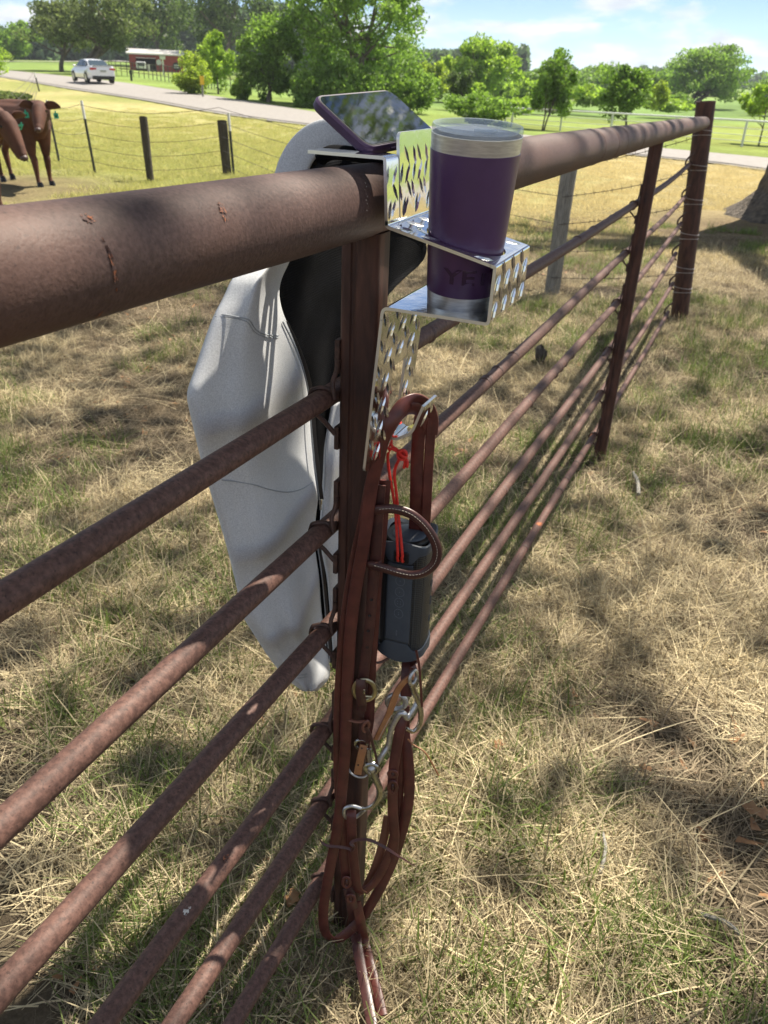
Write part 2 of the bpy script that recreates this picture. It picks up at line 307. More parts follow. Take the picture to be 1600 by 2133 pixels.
# ------------------------------------------------------------------ terrain
def g0(x, y): return 0.002-0.040*np.minimum(y, 3.4)-0.012*np.maximum(np.asarray(y)-3.4, 0)
CTRL = []
for x in (-4, -1.5, 0.4, 2.5, 5):
    for y in (-6, -2, 1, 3.4, 6.3): CTRL.append((x, y, g0(x, y)))
def ck(px, py, d): p = atd(px, py, d); CTRL.append(tuple(p)); return p
for q in [(308, 380, 14), (465, 366, 14.3), (198, 360, 14.5), (124, 340, 16.5), (95, 388, 12.5), (1560, 452, 11), (310, 300, 20), (82, 190, 50),
          (1600, 340, 25), (1350, 315, 26.5), (1100, 290, 28), (650, 246, 34), (400, 206, 44), (195, 173, 57), (0, 151, 76), (129, 146, 90), (320, 150, 110), (40, 129, 135), (250, 128, 150),
          (880, 236, 48), (1130, 268, 40), (1590, 302, 37), (1440, 222, 125), (1250, 222, 120), (1000, 200, 110), (700, 190, 80), (1590, 214, 150),
          (1800, 360, 24), (-150, 140, 90), (0, 500, 9), (1800, 520, 9), (600, 262, 29)]: ck(*q)
for a in range(0, 360, 20):
    for d, z in ((320, -1.0), (720, -2.0)): CTRL.append((math.cos(math.radians(a))*d, math.sin(math.radians(a))*d, z))
for a in range(200, 345, 20):
    for d in (20, 60, 140): CTRL.append((math.cos(math.radians(a))*d, math.sin(math.radians(a))*d, 0.3))
_P = np.array(CTRL); _S = 30.0
def _warp(x, y):
    r = np.hypot(x, y); k = np.log1p(r/6.0)/(r+1e-6); return np.stack([x*k, y*k], -1)
_PW = _warp(_P[:, 0], _P[:, 1])
_d = np.linalg.norm(_PW[:, None]-_PW[None], axis=2)
_A = np.zeros((len(_P)+3,)*2); NPC = len(_P)
_A[:NPC, :NPC] = -_d+np.eye(NPC)*0.02*-1; _Q = np.c_[np.ones(NPC), _PW]; _A[:NPC, NPC:] = _Q; _A[NPC:, :NPC] = _Q.T
_w = np.linalg.solve(_A, np.r_[_P[:, 2], 0, 0, 0])
def height(x, y):
    x = np.atleast_1d(np.asarray(x, float)); y = np.atleast_1d(np.asarray(y, float)); q = _warp(x.ravel(), y.ravel()); out = np.zeros(len(q))
    for i in range(0, len(q), 20000):
        dd = np.linalg.norm(q[i:i+20000, None]-_PW[None], axis=2); out[i:i+20000] = -dd @ _w[:NPC]+_w[NPC]+q[i:i+20000] @ _w[NPC+1:]
    out = out.reshape(x.shape)
    rr = np.hypot(x, y); near = np.clip((7.5-rr)/2.5, 0, 1); return out*(1-near)+g0(x, y)*near
def hz(x, y): return float(height([x], [y])[0])
def on(px, py, d=None):
    """ground point seen at a pixel (marching along the ray), or the ground under the pixel at depth d"""
    r = wray(px, py)
    if d is not None: p = r*d+CAM; return np.array([p[0], p[1], hz(p[0], p[1])])
    ts = np.geomspace(1.0, 400, 1500); P = CAM+r*ts[:, None]; below = np.where(P[:, 2] < height(P[:, 0], P[:, 1]))[0]
    return P[below[0]] if len(below) else P[-1]

ROADC = [(1900, 372, 21.5), (1600, 340, 25), (1350, 315, 26.5), (1100, 290, 28), (650, 246, 34), (400, 204, 44), (195, 172, 57), (0, 151, 76), (-200, 136, 98)]
rc = [atd(*q) for q in ROADC]
d0 = rc[0]-rc[1]; d0 /= np.linalg.norm(d0); rc = [rc[0]+d0*60, rc[0]+d0*20]+rc; d1 = rc[-1]-rc[-2]; d1 /= np.linalg.norm(d1); rc += [rc[-1]+d1*80]
rc = crom([np.array([p[0], p[1], 0]) for p in rc], 14); RC = np.array(rc)[:, :2]
def road_dist(x, y):
    x = np.asarray(x); o = np.full(x.shape, 1e9)
    for i in range(0, len(RC), 2): o = np.minimum(o, np.hypot(x-RC[i, 0], y-RC[i, 1]))
    return o
# which side of the road: sign through the nearest segment
def road_side(x, y):
    x = np.asarray(x); y = np.asarray(y); best = np.full(x.shape, 1e9); sg = np.zeros(x.shape)
    for i in range(0, len(RC)-2, 2):
        a = RC[i]; b = RC[i+2]; dd = np.hypot(x-a[0], y-a[1]); s_ = np.sign((b[0]-a[0])*(y-a[1])-(b[1]-a[1])*(x-a[0])); k = dd < best; best = np.where(k, dd, best); sg = np.where(k, s_, sg)
    return sg
SIDE0 = float(road_side(np.array([0.0]), np.array([5.0]))[0])
def noise2(x, y, s, seed=0):
    r = np.random.default_rng(seed); o = 0
    for k in range(6):
        a = r.uniform(0, 6.28); f = s*r.uniform(0.6, 1.8); o = o+np.sin((x*math.cos(a)+y*math.sin(a))*f+r.uniform(0, 6.28)+1.3*np.sin((x*math.sin(a)-y*math.cos(a))*f*0.7))
    return o/6

radii = np.concatenate([np.linspace(0.05, 8, 150), np.geomspace(8.1, 110, 190), np.geomspace(113, 720, 24)])
angs = np.radians(np.concatenate([np.arange(-170, 40, 10), np.linspace(40, 160, 260), np.arange(165, 190, 5)])); angs = angs[angs < math.radians(190)]
RR, AA = np.meshgrid(radii, angs, indexing='ij'); GX = CAM[0]+RR*np.cos(AA); GY = RR*np.sin(AA)
GZ = height(GX, GY)
fine = np.clip((14-RR)/8, 0, 1)*0.012*noise2(GX, GY, 9, 3)+np.clip((14-RR)/8, 0, 1)*0.012*noise2(GX, GY, 31, 4)
rd = road_dist(GX, GY)
GZ = GZ+fine-0.06*np.clip((3.6-rd)/0.6, 0, 1)
def ground_colour(X, Y, R_, rd_):
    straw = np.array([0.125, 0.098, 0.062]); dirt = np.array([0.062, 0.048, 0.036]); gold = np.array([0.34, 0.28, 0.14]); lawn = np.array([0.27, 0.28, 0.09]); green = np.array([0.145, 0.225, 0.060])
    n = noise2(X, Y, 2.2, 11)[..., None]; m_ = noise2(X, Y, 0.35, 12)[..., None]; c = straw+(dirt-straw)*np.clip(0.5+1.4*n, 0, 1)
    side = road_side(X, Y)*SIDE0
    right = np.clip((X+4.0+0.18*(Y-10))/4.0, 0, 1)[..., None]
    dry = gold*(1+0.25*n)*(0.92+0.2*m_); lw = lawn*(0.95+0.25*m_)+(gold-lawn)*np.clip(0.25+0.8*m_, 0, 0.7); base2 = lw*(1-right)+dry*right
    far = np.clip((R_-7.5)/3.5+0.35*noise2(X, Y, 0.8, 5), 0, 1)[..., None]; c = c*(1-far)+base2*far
    gs = green*(0.95+0.35*noise2(X, Y, 0.12, 21)[..., None]+0.3*noise2(X, Y, 0.5, 22)[..., None])+np.array([0.10, 0.05, 0.0])*np.clip(noise2(X, Y, 0.05, 9)+0.2, 0, 1)[..., None]
    be = ((side < 0) & (rd_ > 2)).astype(float)[..., None]; c = c*(1-be)+gs*be
    # worn earth and painted-in shade beneath the right-hand tree and where the cattle stand
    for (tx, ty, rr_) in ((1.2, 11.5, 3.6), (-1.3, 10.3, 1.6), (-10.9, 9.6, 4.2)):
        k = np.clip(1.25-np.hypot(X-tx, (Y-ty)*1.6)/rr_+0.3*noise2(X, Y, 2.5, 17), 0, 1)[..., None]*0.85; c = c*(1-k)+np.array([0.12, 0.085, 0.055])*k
    return np.clip(c, 0.01, 1)
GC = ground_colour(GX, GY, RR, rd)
def gridmesh(name, X, Y, Z, m, colr=None, wrap=False):
    h, w = X.shape; V = np.stack([X, Y, Z], -1).reshape(-1, 3); I = np.arange(h*w).reshape(h, w)
    Fq = np.stack([I[:-1, :-1], I[:-1, 1:], I[1:, 1:], I[1:, :-1]], -1).reshape(-1, 4)[:, ::-1]
    me = bpy.data.meshes.new(name); me.vertices.add(len(V)); me.vertices.foreach_set('co', V.ravel()); me.loops.add(Fq.size); me.loops.foreach_set('vertex_index', Fq.ravel().astype(np.int32))
    me.polygons.add(len(Fq)); me.polygons.foreach_set('loop_start', np.arange(0, Fq.size, 4, dtype=np.int32)); me.update(calc_edges=True); me.validate()
    me.polygons.foreach_set('use_smooth', [True]*len(me.polygons))
    if colr is not None:
        ca = me.color_attributes.new('tint', 'FLOAT_COLOR', 'POINT'); ca.data.foreach_set('color', np.c_[colr.reshape(-1, 3), np.ones(h*w)].ravel())
    me.materials.append(m); o = bpy.data.objects.new(name, me); COL.objects.link(o); return o
gm = bpy.data.materials.new('pasture_ground'); gm.use_nodes = True; t = gm.node_tree; b = node_of(gm, 'ShaderNodeBsdfPrincipled'); b.inputs['Roughness'].default_value = 0.95; b.inputs['Specular IOR Level'].default_value = 0.1
at = nd(t, 'ShaderNodeAttribute', attribute_name='tint'); co = nd(t, 'ShaderNodeTexCoord'); lk = t.links.new
def scl(sc, det, lo, hi):
    n = nd(t, 'ShaderNodeTexNoise', inp={'Scale': sc, 'Detail': det, 'Roughness': 0.7}); lk(co.outputs['Object'], n.inputs['Vector'])
    r = nd(t, 'ShaderNodeMapRange', inp={1: 0.3, 2: 0.7, 3: lo, 4: hi}); lk(n.outputs[0], r.inputs[0]); return r, n
ra, na = scl(1.7, 8, 0.72, 1.28); rb, nb = scl(22, 8, 0.6, 1.4); rcn, ncn = scl(150, 4, 0.75, 1.25)
m1 = nd(t, 'ShaderNodeMath', operation='MULTIPLY'); lk(ra.outputs[0], m1.inputs[0]); lk(rb.outputs[0], m1.inputs[1])
m2 = nd(t, 'ShaderNodeMath', operation='MULTIPLY'); lk(m1.outputs[0], m2.inputs[0]); lk(rcn.outputs[0], m2.inputs[1])
hs = nd(t, 'ShaderNodeHueSaturation'); lk(m2.outputs[0], hs.inputs['Value']); lk(at.outputs['Color'], hs.inputs['Color']); lk(hs.outputs[0], b.inputs['Base Color'])
bp = nd(t, 'ShaderNodeBump', inp={'Strength': 0.8, 'Distance': 0.03}); lk(nb.outputs[0], bp.inputs['Height']); lk(bp.outputs[0], b.inputs['Normal'])
# close the ring
GX = np.concatenate([GX, GX[:, :1]], 1); GY = np.concatenate([GY, GY[:, :1]], 1); GZ = np.concatenate([GZ, GZ[:, :1]], 1); GC = np.concatenate([GC, GC[:, :1]], 1)
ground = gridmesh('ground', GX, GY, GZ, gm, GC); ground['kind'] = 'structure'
def strip(name, line, half, lift, m, off=0.0):
    line = np.array(line)[:, :2]; tg = np.gradient(line, axis=0); tg /= np.linalg.norm(tg, axis=1)[:, None]; nn = np.stack([-tg[:, 1], tg[:, 0]], 1)
    us = np.linspace(-half, half, 9)+off; X = line[:, 0:1]+nn[:, 0:1]*us; Y = line[:, 1:2]+nn[:, 1:2]*us; Z = height(X, Y)+lift
    o = gridmesh(name, X, Y, Z, m); o['kind'] = 'structure'; return o
RCf = crom([np.array([*p, 0]) for p in RC[::3]], 6)
strip('road_shoulder', RCf, 3.25, 0.012, M['shoulder'])
strip('road', RCf, 2.75, 0.03, M['road'])
far_line = crom([on(-60, 122, 128), on(20, 127, 132), on(140, 129, 138), on(270, 131, 150), on(500, 133, 175), on(900, 150, 230)], 8)
strip('far_road', far_line, 2.6, 0.12, M['road'])

# ------------------------------------------------------------------ grass (instanced clumps, one object per kind)
clump_col = bpy.data.collections.new('grass_sources')     # never linked to the scene: only feeds the instancing
def blades(n, rad, hmin, hmax, flat, wid, seed, seg=3, droop=0.7):
    r = np.random.default_rng(seed); V = []; Fc = []
    for i in range(n):
        a = r.uniform(0, 6.283); q = rad*math.sqrt(r.uniform()); p = np.array([q*math.cos(a), q*math.sin(a), r.uniform(-0.004, 0.006)])
        az = r.uniform(0, 6.283); ln = r.uniform(hmin, hmax); el = r.uniform(0.02, 0.45) if r.uniform() < flat else r.uniform(0.5, 1.45)
        d = np.array([math.cos(az)*math.cos(el), math.sin(az)*math.cos(el), math.sin(el)]); sdv = np.array([-math.sin(az), math.cos(az), r.uniform(-.3, .3)]); w = wid*r.uniform(0.6, 1.4)
        base = len(V); bend = np.array([r.normal(0, .28), r.normal(0, .28), -droop*r.uniform(0.2, 1)*math.sin(el)])
        for k in range(seg+1):
            tt_ = k/seg; c = p+ln*(d*tt_+bend*tt_*tt_*0.6); c[2] = max(c[2], 0.002+0.008*r.uniform()*(k > 0))
            ww = w*(1-0.75*tt_)
            V += [c-sdv*ww/2, c+sdv*ww/2]
        for k in range(seg): Fc.append((base+2*k, base+2*k+1, base+2*k+3, base+2*k+2))
    return V, Fc
def clump(name, m, *a, **k):
    V, Fc = blades(*a, **k); me = bpy.data.meshes.new(name); me.from_pydata([tuple(map(float, v)) for v in V], [], Fc); me.materials.append(m)
    o = bpy.data.objects.new(name, me); clump_col_c = bpy.data.collections.get(name.split('.')[0]) or bpy.data.collections.new(name.split('.')[0]); clump_col_c.objects.link(o); return clump_col_c
def scatter(name, pts, rotz, scale, coll, seed=0):
    me = bpy.data.meshes.new(name); me.from_pydata([tuple(map(float, p)) for p in pts], [], [])
    a = me.attributes.new('rz', 'FLOAT', 'POINT'); a.data.foreach_set('value', np.asarray(rotz, float)); a = me.attributes.new('sc', 'FLOAT', 'POINT'); a.data.foreach_set('value', np.asarray(scale, float))
    o = bpy.data.objects.new(name, me); COL.objects.link(o); o['kind'] = 'stuff'
    ng = bpy.data.node_groups.new(name+'_scatter', 'GeometryNodeTree'); ng.interface.new_socket('Geometry', in_out='INPUT', socket_type='NodeSocketGeometry'); ng.interface.new_socket('Geometry', in_out='OUTPUT', socket_type='NodeSocketGeometry')
    gi = ng.nodes.new('NodeGroupInput'); go = ng.nodes.new('NodeGroupOutput'); ip = ng.nodes.new('GeometryNodeInstanceOnPoints'); ci = ng.nodes.new('GeometryNodeCollectionInfo')
    ci.inputs['Collection'].default_value = coll; ci.inputs['Separate Children'].default_value = True; ci.inputs['Reset Children'].default_value = True
    ip.inputs['Pick Instance'].default_value = True
    ar = ng.nodes.new('GeometryNodeInputNamedAttribute'); ar.data_type = 'FLOAT'; ar.inputs['Name'].default_value = 'rz'; asx = ng.nodes.new('GeometryNodeInputNamedAttribute'); asx.data_type = 'FLOAT'; asx.inputs['Name'].default_value = 'sc'
    cx_ = ng.nodes.new('ShaderNodeCombineXYZ'); l = ng.links.new
    l(gi.outputs[0], ip.inputs['Points']); l(ci.outputs[0], ip.inputs['Instance']); l(ar.outputs['Attribute'], cx_.inputs[2]); l(cx_.outputs[0], ip.inputs['Rotation']); l(asx.outputs['Attribute'], ip.inputs['Scale']); l(ip.outputs[0], go.inputs[0])
    md = o.modifiers.new('scatter', 'NODES'); md.node_group = ng; return o
def visible_pts(n, r0, r1, power, seed, a0=62, a1=142):
    r = np.random.default_rng(seed); u = r.uniform(size=n); R_ = (r0**power+u*(r1**power-r0**power))**(1/power); A_ = np.radians(r.uniform(a0, a1, n)); X = CAM[0]+R_*np.cos(A_); Y = R_*np.sin(A_); return X, Y, r
for i in range(4):
    c_long = clump('long_straw_clump.%03d' % i, M['straw'], 9, 0.16, 0.14, 0.34, 0.8, 0.0030, 150+i, seg=5, droop=0.5)
for i in range(4):
    c_litter = clump('litter_clump.%03d' % i, M['dead_leaf'], 4, 0.16, 0.025, 0.05, 1.0, 0.019, 190+i, seg=3, droop=.2)
for i in range(3):
    c_weed = clump('weed_clump.%03d' % i, M['lawn'], 160, 0.30, 0.10, 0.34, 0.1, 0.008, 170+i)
for i in range(8):
    c_straw = clump('straw_clump.%03d' % i, M['straw'], 130, 0.13, 0.035, 0.13, 0.82, 0.0024, 100+i)
for i in range(6):
    c_brown = clump('brown_clump.%03d' % i, M['brown_grass'], 110, 0.13, 0.03, 0.11, 0.88, 0.0026, 200+i)
for i in range(6):
    c_green = clump('green_clump.%03d' % i, M['green_grass'], 60, 0.08, 0.03, 0.13, 0.2, 0.0032, 300+i)
for i in range(5):
    c_lawn = clump('lawn_clump.%03d' % i, M['lawn'], 150, 0.40, 0.04, 0.14, 0.15, 0.009, 400+i, seg=2)
for i in range(5):
    c_gold = clump('gold_clump.%03d' % i, M['gold'], 150, 0.34, 0.05, 0.16, 0.4, 0.007, 500+i, seg=2)
def put(name, X, Y, r, coll, s0, s1, keep=None):
    if keep is not None: X, Y = X[keep], Y[keep]
    rr = np.hypot(X-CAM[0], Y); Z = height(X, Y)+np.clip((14-rr)/8, 0, 1)*0.012*(noise2(X, Y, 9, 3)+noise2(X, Y, 31, 4)); n = len(X)
    return scatter(name, np.stack([X, Y, Z], 1), r.uniform(0, 6.283, n), r.uniform(s0, s1, n), coll)
X, Y, r = visible_pts(7000, 0.3, 9.5, 1.45, 1); kk = noise2(X, Y, 2.6, 61)+.6*noise2(X, Y, 6, 62)+r.uniform(-.35, .35, len(X)) > -.12; put('dry_grass', X, Y, r, c_straw, 0.6, 1.45, kk)
X, Y, r = visible_pts(420, 0.3, 6, 1.5, 8); put('long_straw', X, Y, r, c_long, 0.6, 1.1)
X, Y, r = visible_pts(900, 0.3, 9, 1.5, 18); put('leaf_litter', X, Y, r, c_litter, 0.4, 1.1)
X, Y, r = visible_pts(26000, 8.5, 16, 1.3, 9, 118, 142); kk = (noise2(X, Y, 1.0, 71)+1.6-1.1*np.abs(np.hypot(X, Y)-13.6) > .9) & (np.hypot(X+10.9, (Y-9.4)*1.1)+r.uniform(-.8, .8, len(X)) > 3.2); put('rough_weeds', X, Y, r, c_weed, 0.35, .9, kk)
X, Y, r = visible_pts(4200, 0.3, 10.5, 1.45, 2); put('dead_grass', X, Y, r, c_brown, 0.7, 1.3)
X, Y, r = visible_pts(5200, 0.3, 11, 1.6, 3); kk = (noise2(X, Y, 1.9, 31)+0.55*noise2(X, Y, 5, 32)+0.15*(X < -.3) > 0.13); put('green_grass', X, Y, r, c_green, 0.6, 1.3, kk)
X, Y, r = visible_pts(13000, 7.5, 40, 1.4, 4, 85, 142); k = (np.hypot(X+10.9, (Y-9.4)*1.1)-.5+.5*noise2(X, Y, 1.5, 5)+r.uniform(-1.1, 1.1, len(X)) > 2.6) & (r.uniform(size=len(X)) < np.clip((41-np.hypot(X, Y))/20, 0, 1)) & (X < -3.2-0.18*(Y-10)) & (road_dist(X, Y) > 3.3) & (road_side(X, Y)*SIDE0 > 0); put('lawn_grass', X, Y, r, c_lawn, 0.4, 0.95, k)
X, Y, r = visible_pts(8000, 8.5, 30, 1.5, 5, 62, 125); k = (r.uniform(size=len(X)) < np.clip((31-np.hypot(X, Y))/9, 0, 1)) & (X > -6) & (road_dist(X, Y) > 3.3) & (road_side(X, Y)*SIDE0 > 0) & (np.hypot(X-1.2, Y-11.5) > 2.2); put('golden_grass', X, Y, r, c_gold, 0.3, 0.75, k)
# ------------------------------------------------------------------ the rusted pipe fence (welded: one thing)
fence = thing('pipe_fence', 'rusty brown pipe fence with thick top pipe and six thin rails crossing the foreground', 'fence', (0, 0.82, g0(0, 0.82)))
PIPE_R = 0.0365; PZ = lambda y: 1.218+SLOPE*y
E3 = aty(1466, 256, 5.93)
_pk = [aty(1100, 335, 1.402), aty(1300, 291.5, 2.474), aty(1440, 261.5, 4.546), E3]
def pipe_pts():
    P = [np.array([0, y, PZ(y)]) for y in np.linspace(-1.6, 0.86, 34)]
    return P[:-1]+crom([P[-1], _pk[0]]+_pk[1:], 14)
pm = MB(); pp = pipe_pts(); pm.tube(pp, [PIPE_R*(1+0.006*math.sin(i*1.3)) for i in range(len(pp))], 48); pm.build('top_pipe', M['rust'], fence)
# weld beads round the pipe, far side
PX_ = lambda y: np.array([np.interp(y, [p[1] for p in pp], [p[k] for p in pp]) for k in range(3)])
for y in (1.95, 2.15, 2.3, 2.62):
    wb = MB(); wb.tube([PX_(y-.003), PX_(y), PX_(y+.003)], [PIPE_R+.0002, PIPE_R+.0010, PIPE_R+.0002], 40); o = wb.build('weld_seam', M['rail'], fence)
RP1 = [(700, 816), (700, 1083), (697, 1290), (697, 1488), (693, 1643), (690, 1800)]
RP2 = [(1325, 425), (1308, 524), (1290, 625), (1272, 724), (1259, 809), (1245, 893)]
REND = [(1436, 342), (1428, 409), (1419, 465), (1408, 528), (1402, 590), (1392, 650)]
RX = -0.038; RR_ = 0.0128; rail_lines = []
for i in range(6):
    a = atx(*RP1[i], RX); b_ = atx(*RP2[i], RX); e = aty(*REND[i], 5.97); d = (b_-a)/(b_[1]-a[1]); s = a+d*(-1.9-a[1])
    P = []; 
    for y in np.linspace(-1.9, 3.4, 54): P.append(a+d*(y-a[1])+np.array([0.0012*math.sin(3*y+i*2), 0, 0.0016*math.sin(2.3*y+i)]))
    q = P[-1]
    for k in np.linspace(0.04, 1, 22): P.append(q*(1-k)+e*k+np.array([0, 0, -0.014*math.sin(math.pi*k)]))
    rail_lines.append((a, d)); mb = MB(); rads = [RR_]*len(P); mb.tube(P, rads, 18); o = mb.build('rail', M['rail'], fence)
    r_ = np.random.default_rng(50+i)
    for k in range(7):      # slightly swollen weld joints along the rod
        y = r_.uniform(1.0, 3.3); c = a+d*(y-a[1]); wb = MB(); h = d/np.linalg.norm(d)*0.006; wb.tube([c-h, c, c+h], [RR_, RR_+.0016, RR_], 14); wb.build('rail_weld', M['rust'], o)
# bare / scuffed patches seen on the near rails
def patch(px, py, rx_, ry_, m, i, name):
    a, d = rail_lines[i]; c0 = atx(px, py, RX)
    y = c0[1]; c = a+d*(y-a[1]); v = CAM-c; v -= d*v.dot(d)/d.dot(d); v /= np.linalg.norm(v); t_ = d/np.linalg.norm(d); w = np.cross(t_, v); mb = MB(); rg = []; n = 20
    r_ = np.random.default_rng(int(px)); ctr = c+v*(RR_+.0006); vs = [ctr]
    for k in range(n):
        an = 2*math.pi*k/n; q = r_.uniform(.78, 1.15); u_ = rx_*q*math.cos(an); w_ = ry_*q*math.sin(an); th = w_/RR_; vs.append(c+t_*u_+v*(RR_+.0004)*math.cos(th)+w*(RR_+.0004)*math.sin(th))
    mb.add(vs, [(0, k+1, (k+1) % n+1) for k in range(n)]); return mb.build(name, m, fence)
M['scar_o'] = mat('orange_scar', (0.33, 0.11, 0.045), 0.8, 0, (0.10, 0.055, 0.045), 220, lo=0.42, hi=0.56, bump=0.6, bscale=300)
M['scar_w'] = mat('white_scar', (0.62, 0.58, 0.52), 0.7, 0, (0.22, 0.14, 0.11), 160, lo=0.45, hi=0.62, bump=0.6, bscale=300)
for k_ in ('scar_o', 'scar_w'):
    t = M[k_].node_tree; b = node_of(M[k_], 'ShaderNodeBsdfPrincipled'); n = nd(t, 'ShaderNodeTexNoise', inp={'Scale': 330.0, 'Detail': 4.0}); c_ = nd(t, 'ShaderNodeTexCoord'); mr = nd(t, 'ShaderNodeMapRange', inp={1: 0.42, 2: 0.52}); t.links.new(c_.outputs['Object'], n.inputs['Vector']); t.links.new(n.outputs[0], mr.inputs[0]); t.links.new(mr.outputs[0], b.inputs['Alpha'])
patch(394, 1008, .010, .008, M['scar_w'], 0, 'rust_scar'); patch(224, 1508, .008, .006, M['scar_w'], 1, 'rust_scar'); patch(56, 1661, .011, .009, M['scar_o'], 1, 'rust_scar')
patch(462, 1777, .005, .004, M['scar_o'], 3, 'rust_scar'); patch(379, 1877, .006, .004, M['scar_w'], 3, 'rust_scar'); patch(92, 1603, .014, .005, M['scar_w'], 1, 'rust_scar')
def pipe_scar(px, py, L_, W_, rot, m, seed):
    r = wray(px, py); lo_, hi_ = 0.2, 2.0      # first hit with the pipe cylinder
    best = CAM+r*0.5
    for t_ in np.linspace(0.2, 1.5, 3000):
        p = CAM+r*t_; 
        if math.hypot(p[0], p[2]-PZ(p[1])) < PIPE_R: best = p; break
    y = best[1]; th0 = math.atan2(best[2]-PZ(y), best[0]); n = 22; rg = np.random.default_rng(seed)
    def P(u, w): th = th0-w/PIPE_R; return np.array([math.cos(th)*(PIPE_R+.0007), y+u, PZ(y+u)+math.sin(th)*(PIPE_R+.0007)])
    vs = [P(0, 0)]
    for k in range(n):
        an = 2*math.pi*k/n; q = rg.uniform(.5, 1.25); a_, b2 = L_*q*math.cos(an), W_*q*math.sin(an); vs.append(P(a_*math.cos(rot)-b2*math.sin(rot), a_*math.sin(rot)+b2*math.cos(rot)))
    MB().add(vs, [(0, k+1, (k+1) % n+1) for k in range(n)]).build('rust_scar', m, fence)
pipe_scar(462, 437, .0035, .009, 0.35, M['scar_o'], 1); pipe_scar(237, 560, .0022, .016, -0.1, M['scar_o'], 2); pipe_scar(183, 457, .005, .004, 0, M['scar_o'], 3)
[pipe_scar(760+2*math.sin(i*2.1)+i*.6, 382+i*7, .0006, .0012, i, M['scar_w'], 4+i) for i in range(9)]; pipe_scar(240, 700, .003, .004, 0, M['scar_o'], 6)

def channel_post(y, ztop, zbot, w, dpt, lean=(0, 0)):
    # rolled channel section: flat face toward -y with rounded corners and a shallow centre groove
    hw, hd = w/2, dpt/2; r = 0.006; prof = []
    for (cx_, cy_, a0) in ((-hw+r, -hd+r, 180), (hw-r, -hd+r, 270), (hw-r, hd-r, 0), (-hw+r, hd-r, 90)):
        for k in range(5): a = math.radians(a0+k*22.5); prof.append((cx_+r*math.cos(a), cy_+r*math.sin(a)))
        if a0 == 180: prof += [(-hw+.013, -hd), (-hw+.0145, -hd+.0022), (-hw+.0185, -hd+.0022), (-hw+.020, -hd)]
    n = len(prof); zs = np.linspace(zbot, ztop, 40); vs = []
    for z in zs: 
        k = (z-zbot)/(ztop-zbot); vs += [(px_+lean[0]*k, y+py_+lean[1]*k, z) for px_, py_ in prof]
    fs = [(i*n+k, i*n+(k+1) % n, (i+1)*n+(k+1) % n, (i+1)*n+k) for i in range(len(zs)-1) for k in range(n)]+[tuple(range(n-1, -1, -1)), tuple((len(zs)-1)*n+k for k in range(n))]
    return MB().add(vs, fs)
P1Y, P2Y = 0.83, 3.30
channel_post(P1Y, PZ(P1Y)-PIPE_R+.006, -0.30, .046, .034).build('post', M['post'], fence, auto=50)
p2b = atz(1253, 950, -0.13); channel_post(P2Y, PX_(P2Y)[2]-PIPE_R+.005, -0.5, .046, .034).build('post', M['post'], fence, auto=50)
# corner post: big round pipe, slightly leaning
cb = atz(1415, 658, -0.138); ct = aty(1471, 211, 6.0)
co_ = MB(); dirp = (ct-cb); 
co_.lathe([(0.0, 1.0), (0.052, 1.0), (0.060, .9995), (0.060, -0.25)], cb, dirp, 40) if False else None
prof = [(0.0585, -0.25), (0.0585, np.linalg.norm(dirp)), (0.0535, np.linalg.norm(dirp)), (0.0535, np.linalg.norm(dirp)-.25)]
co_.lathe(prof, cb, dirp, 40); co_.build('corner_post', M['post'], fence)
# wire clips that hold the rods: a bent bar over each rod and a plate on the post edge
for (py_, ex) in ((P1Y, None), (P2Y, None)):
    for (a, d) in rail_lines:
        c = a+d*(py_-0.030-a[1]); n0 = 11; P = []
        for k in range(n0):
            an = math.radians(-35+k*(250/(n0-1))); P.append(c+np.array([0, 0.004*math.sin(an*2), 0])+np.array([-math.cos(an)*0, 0, 0])+np.array([math.cos(an)*(RR_+.003), 0, math.sin(an)*(RR_+.003)]))
        P = [np.array([-.023, py_-.018, c[2]+.050]), np.array([-.025, py_-.019, c[2]+.034]), np.array([-.026, py_-.026, c[2]+.022])]+P[2:8]+[np.array([-.056, py_-.026, c[2]-.012]), np.array([-.040, py_-.02, c[2]-.03]), np.array([-.026, py_-.018, c[2]-.045])]
        mb = MB(); mb.tube(crom(P, 4), .0031, 8); mb.build('rod_clip', M['clip'], fence)
        for dz_, hh_ in ((.052, .040), (-.050, .030)): bevel(MB().box((-.0245, py_-.008, c[2]+dz_), (.006, .022, hh_)).build('clip_plate', M['clip'], fence, smooth=False), .001)
for i, (px, py) in enumerate(REND):
    c = aty(px, py, 5.93); mb = MB(); mb.tube(crom([c+np.array([0.02, 0, .07]), c+np.array([-.005, -.02, .045]), c+np.array([-.02, -.03, .02]), c+np.array([-.015, -.03, -.01]), c+np.array([.01, -.01, -.04])], 4), .006, 7); mb.build('rod_clip', M['clip'], fence)

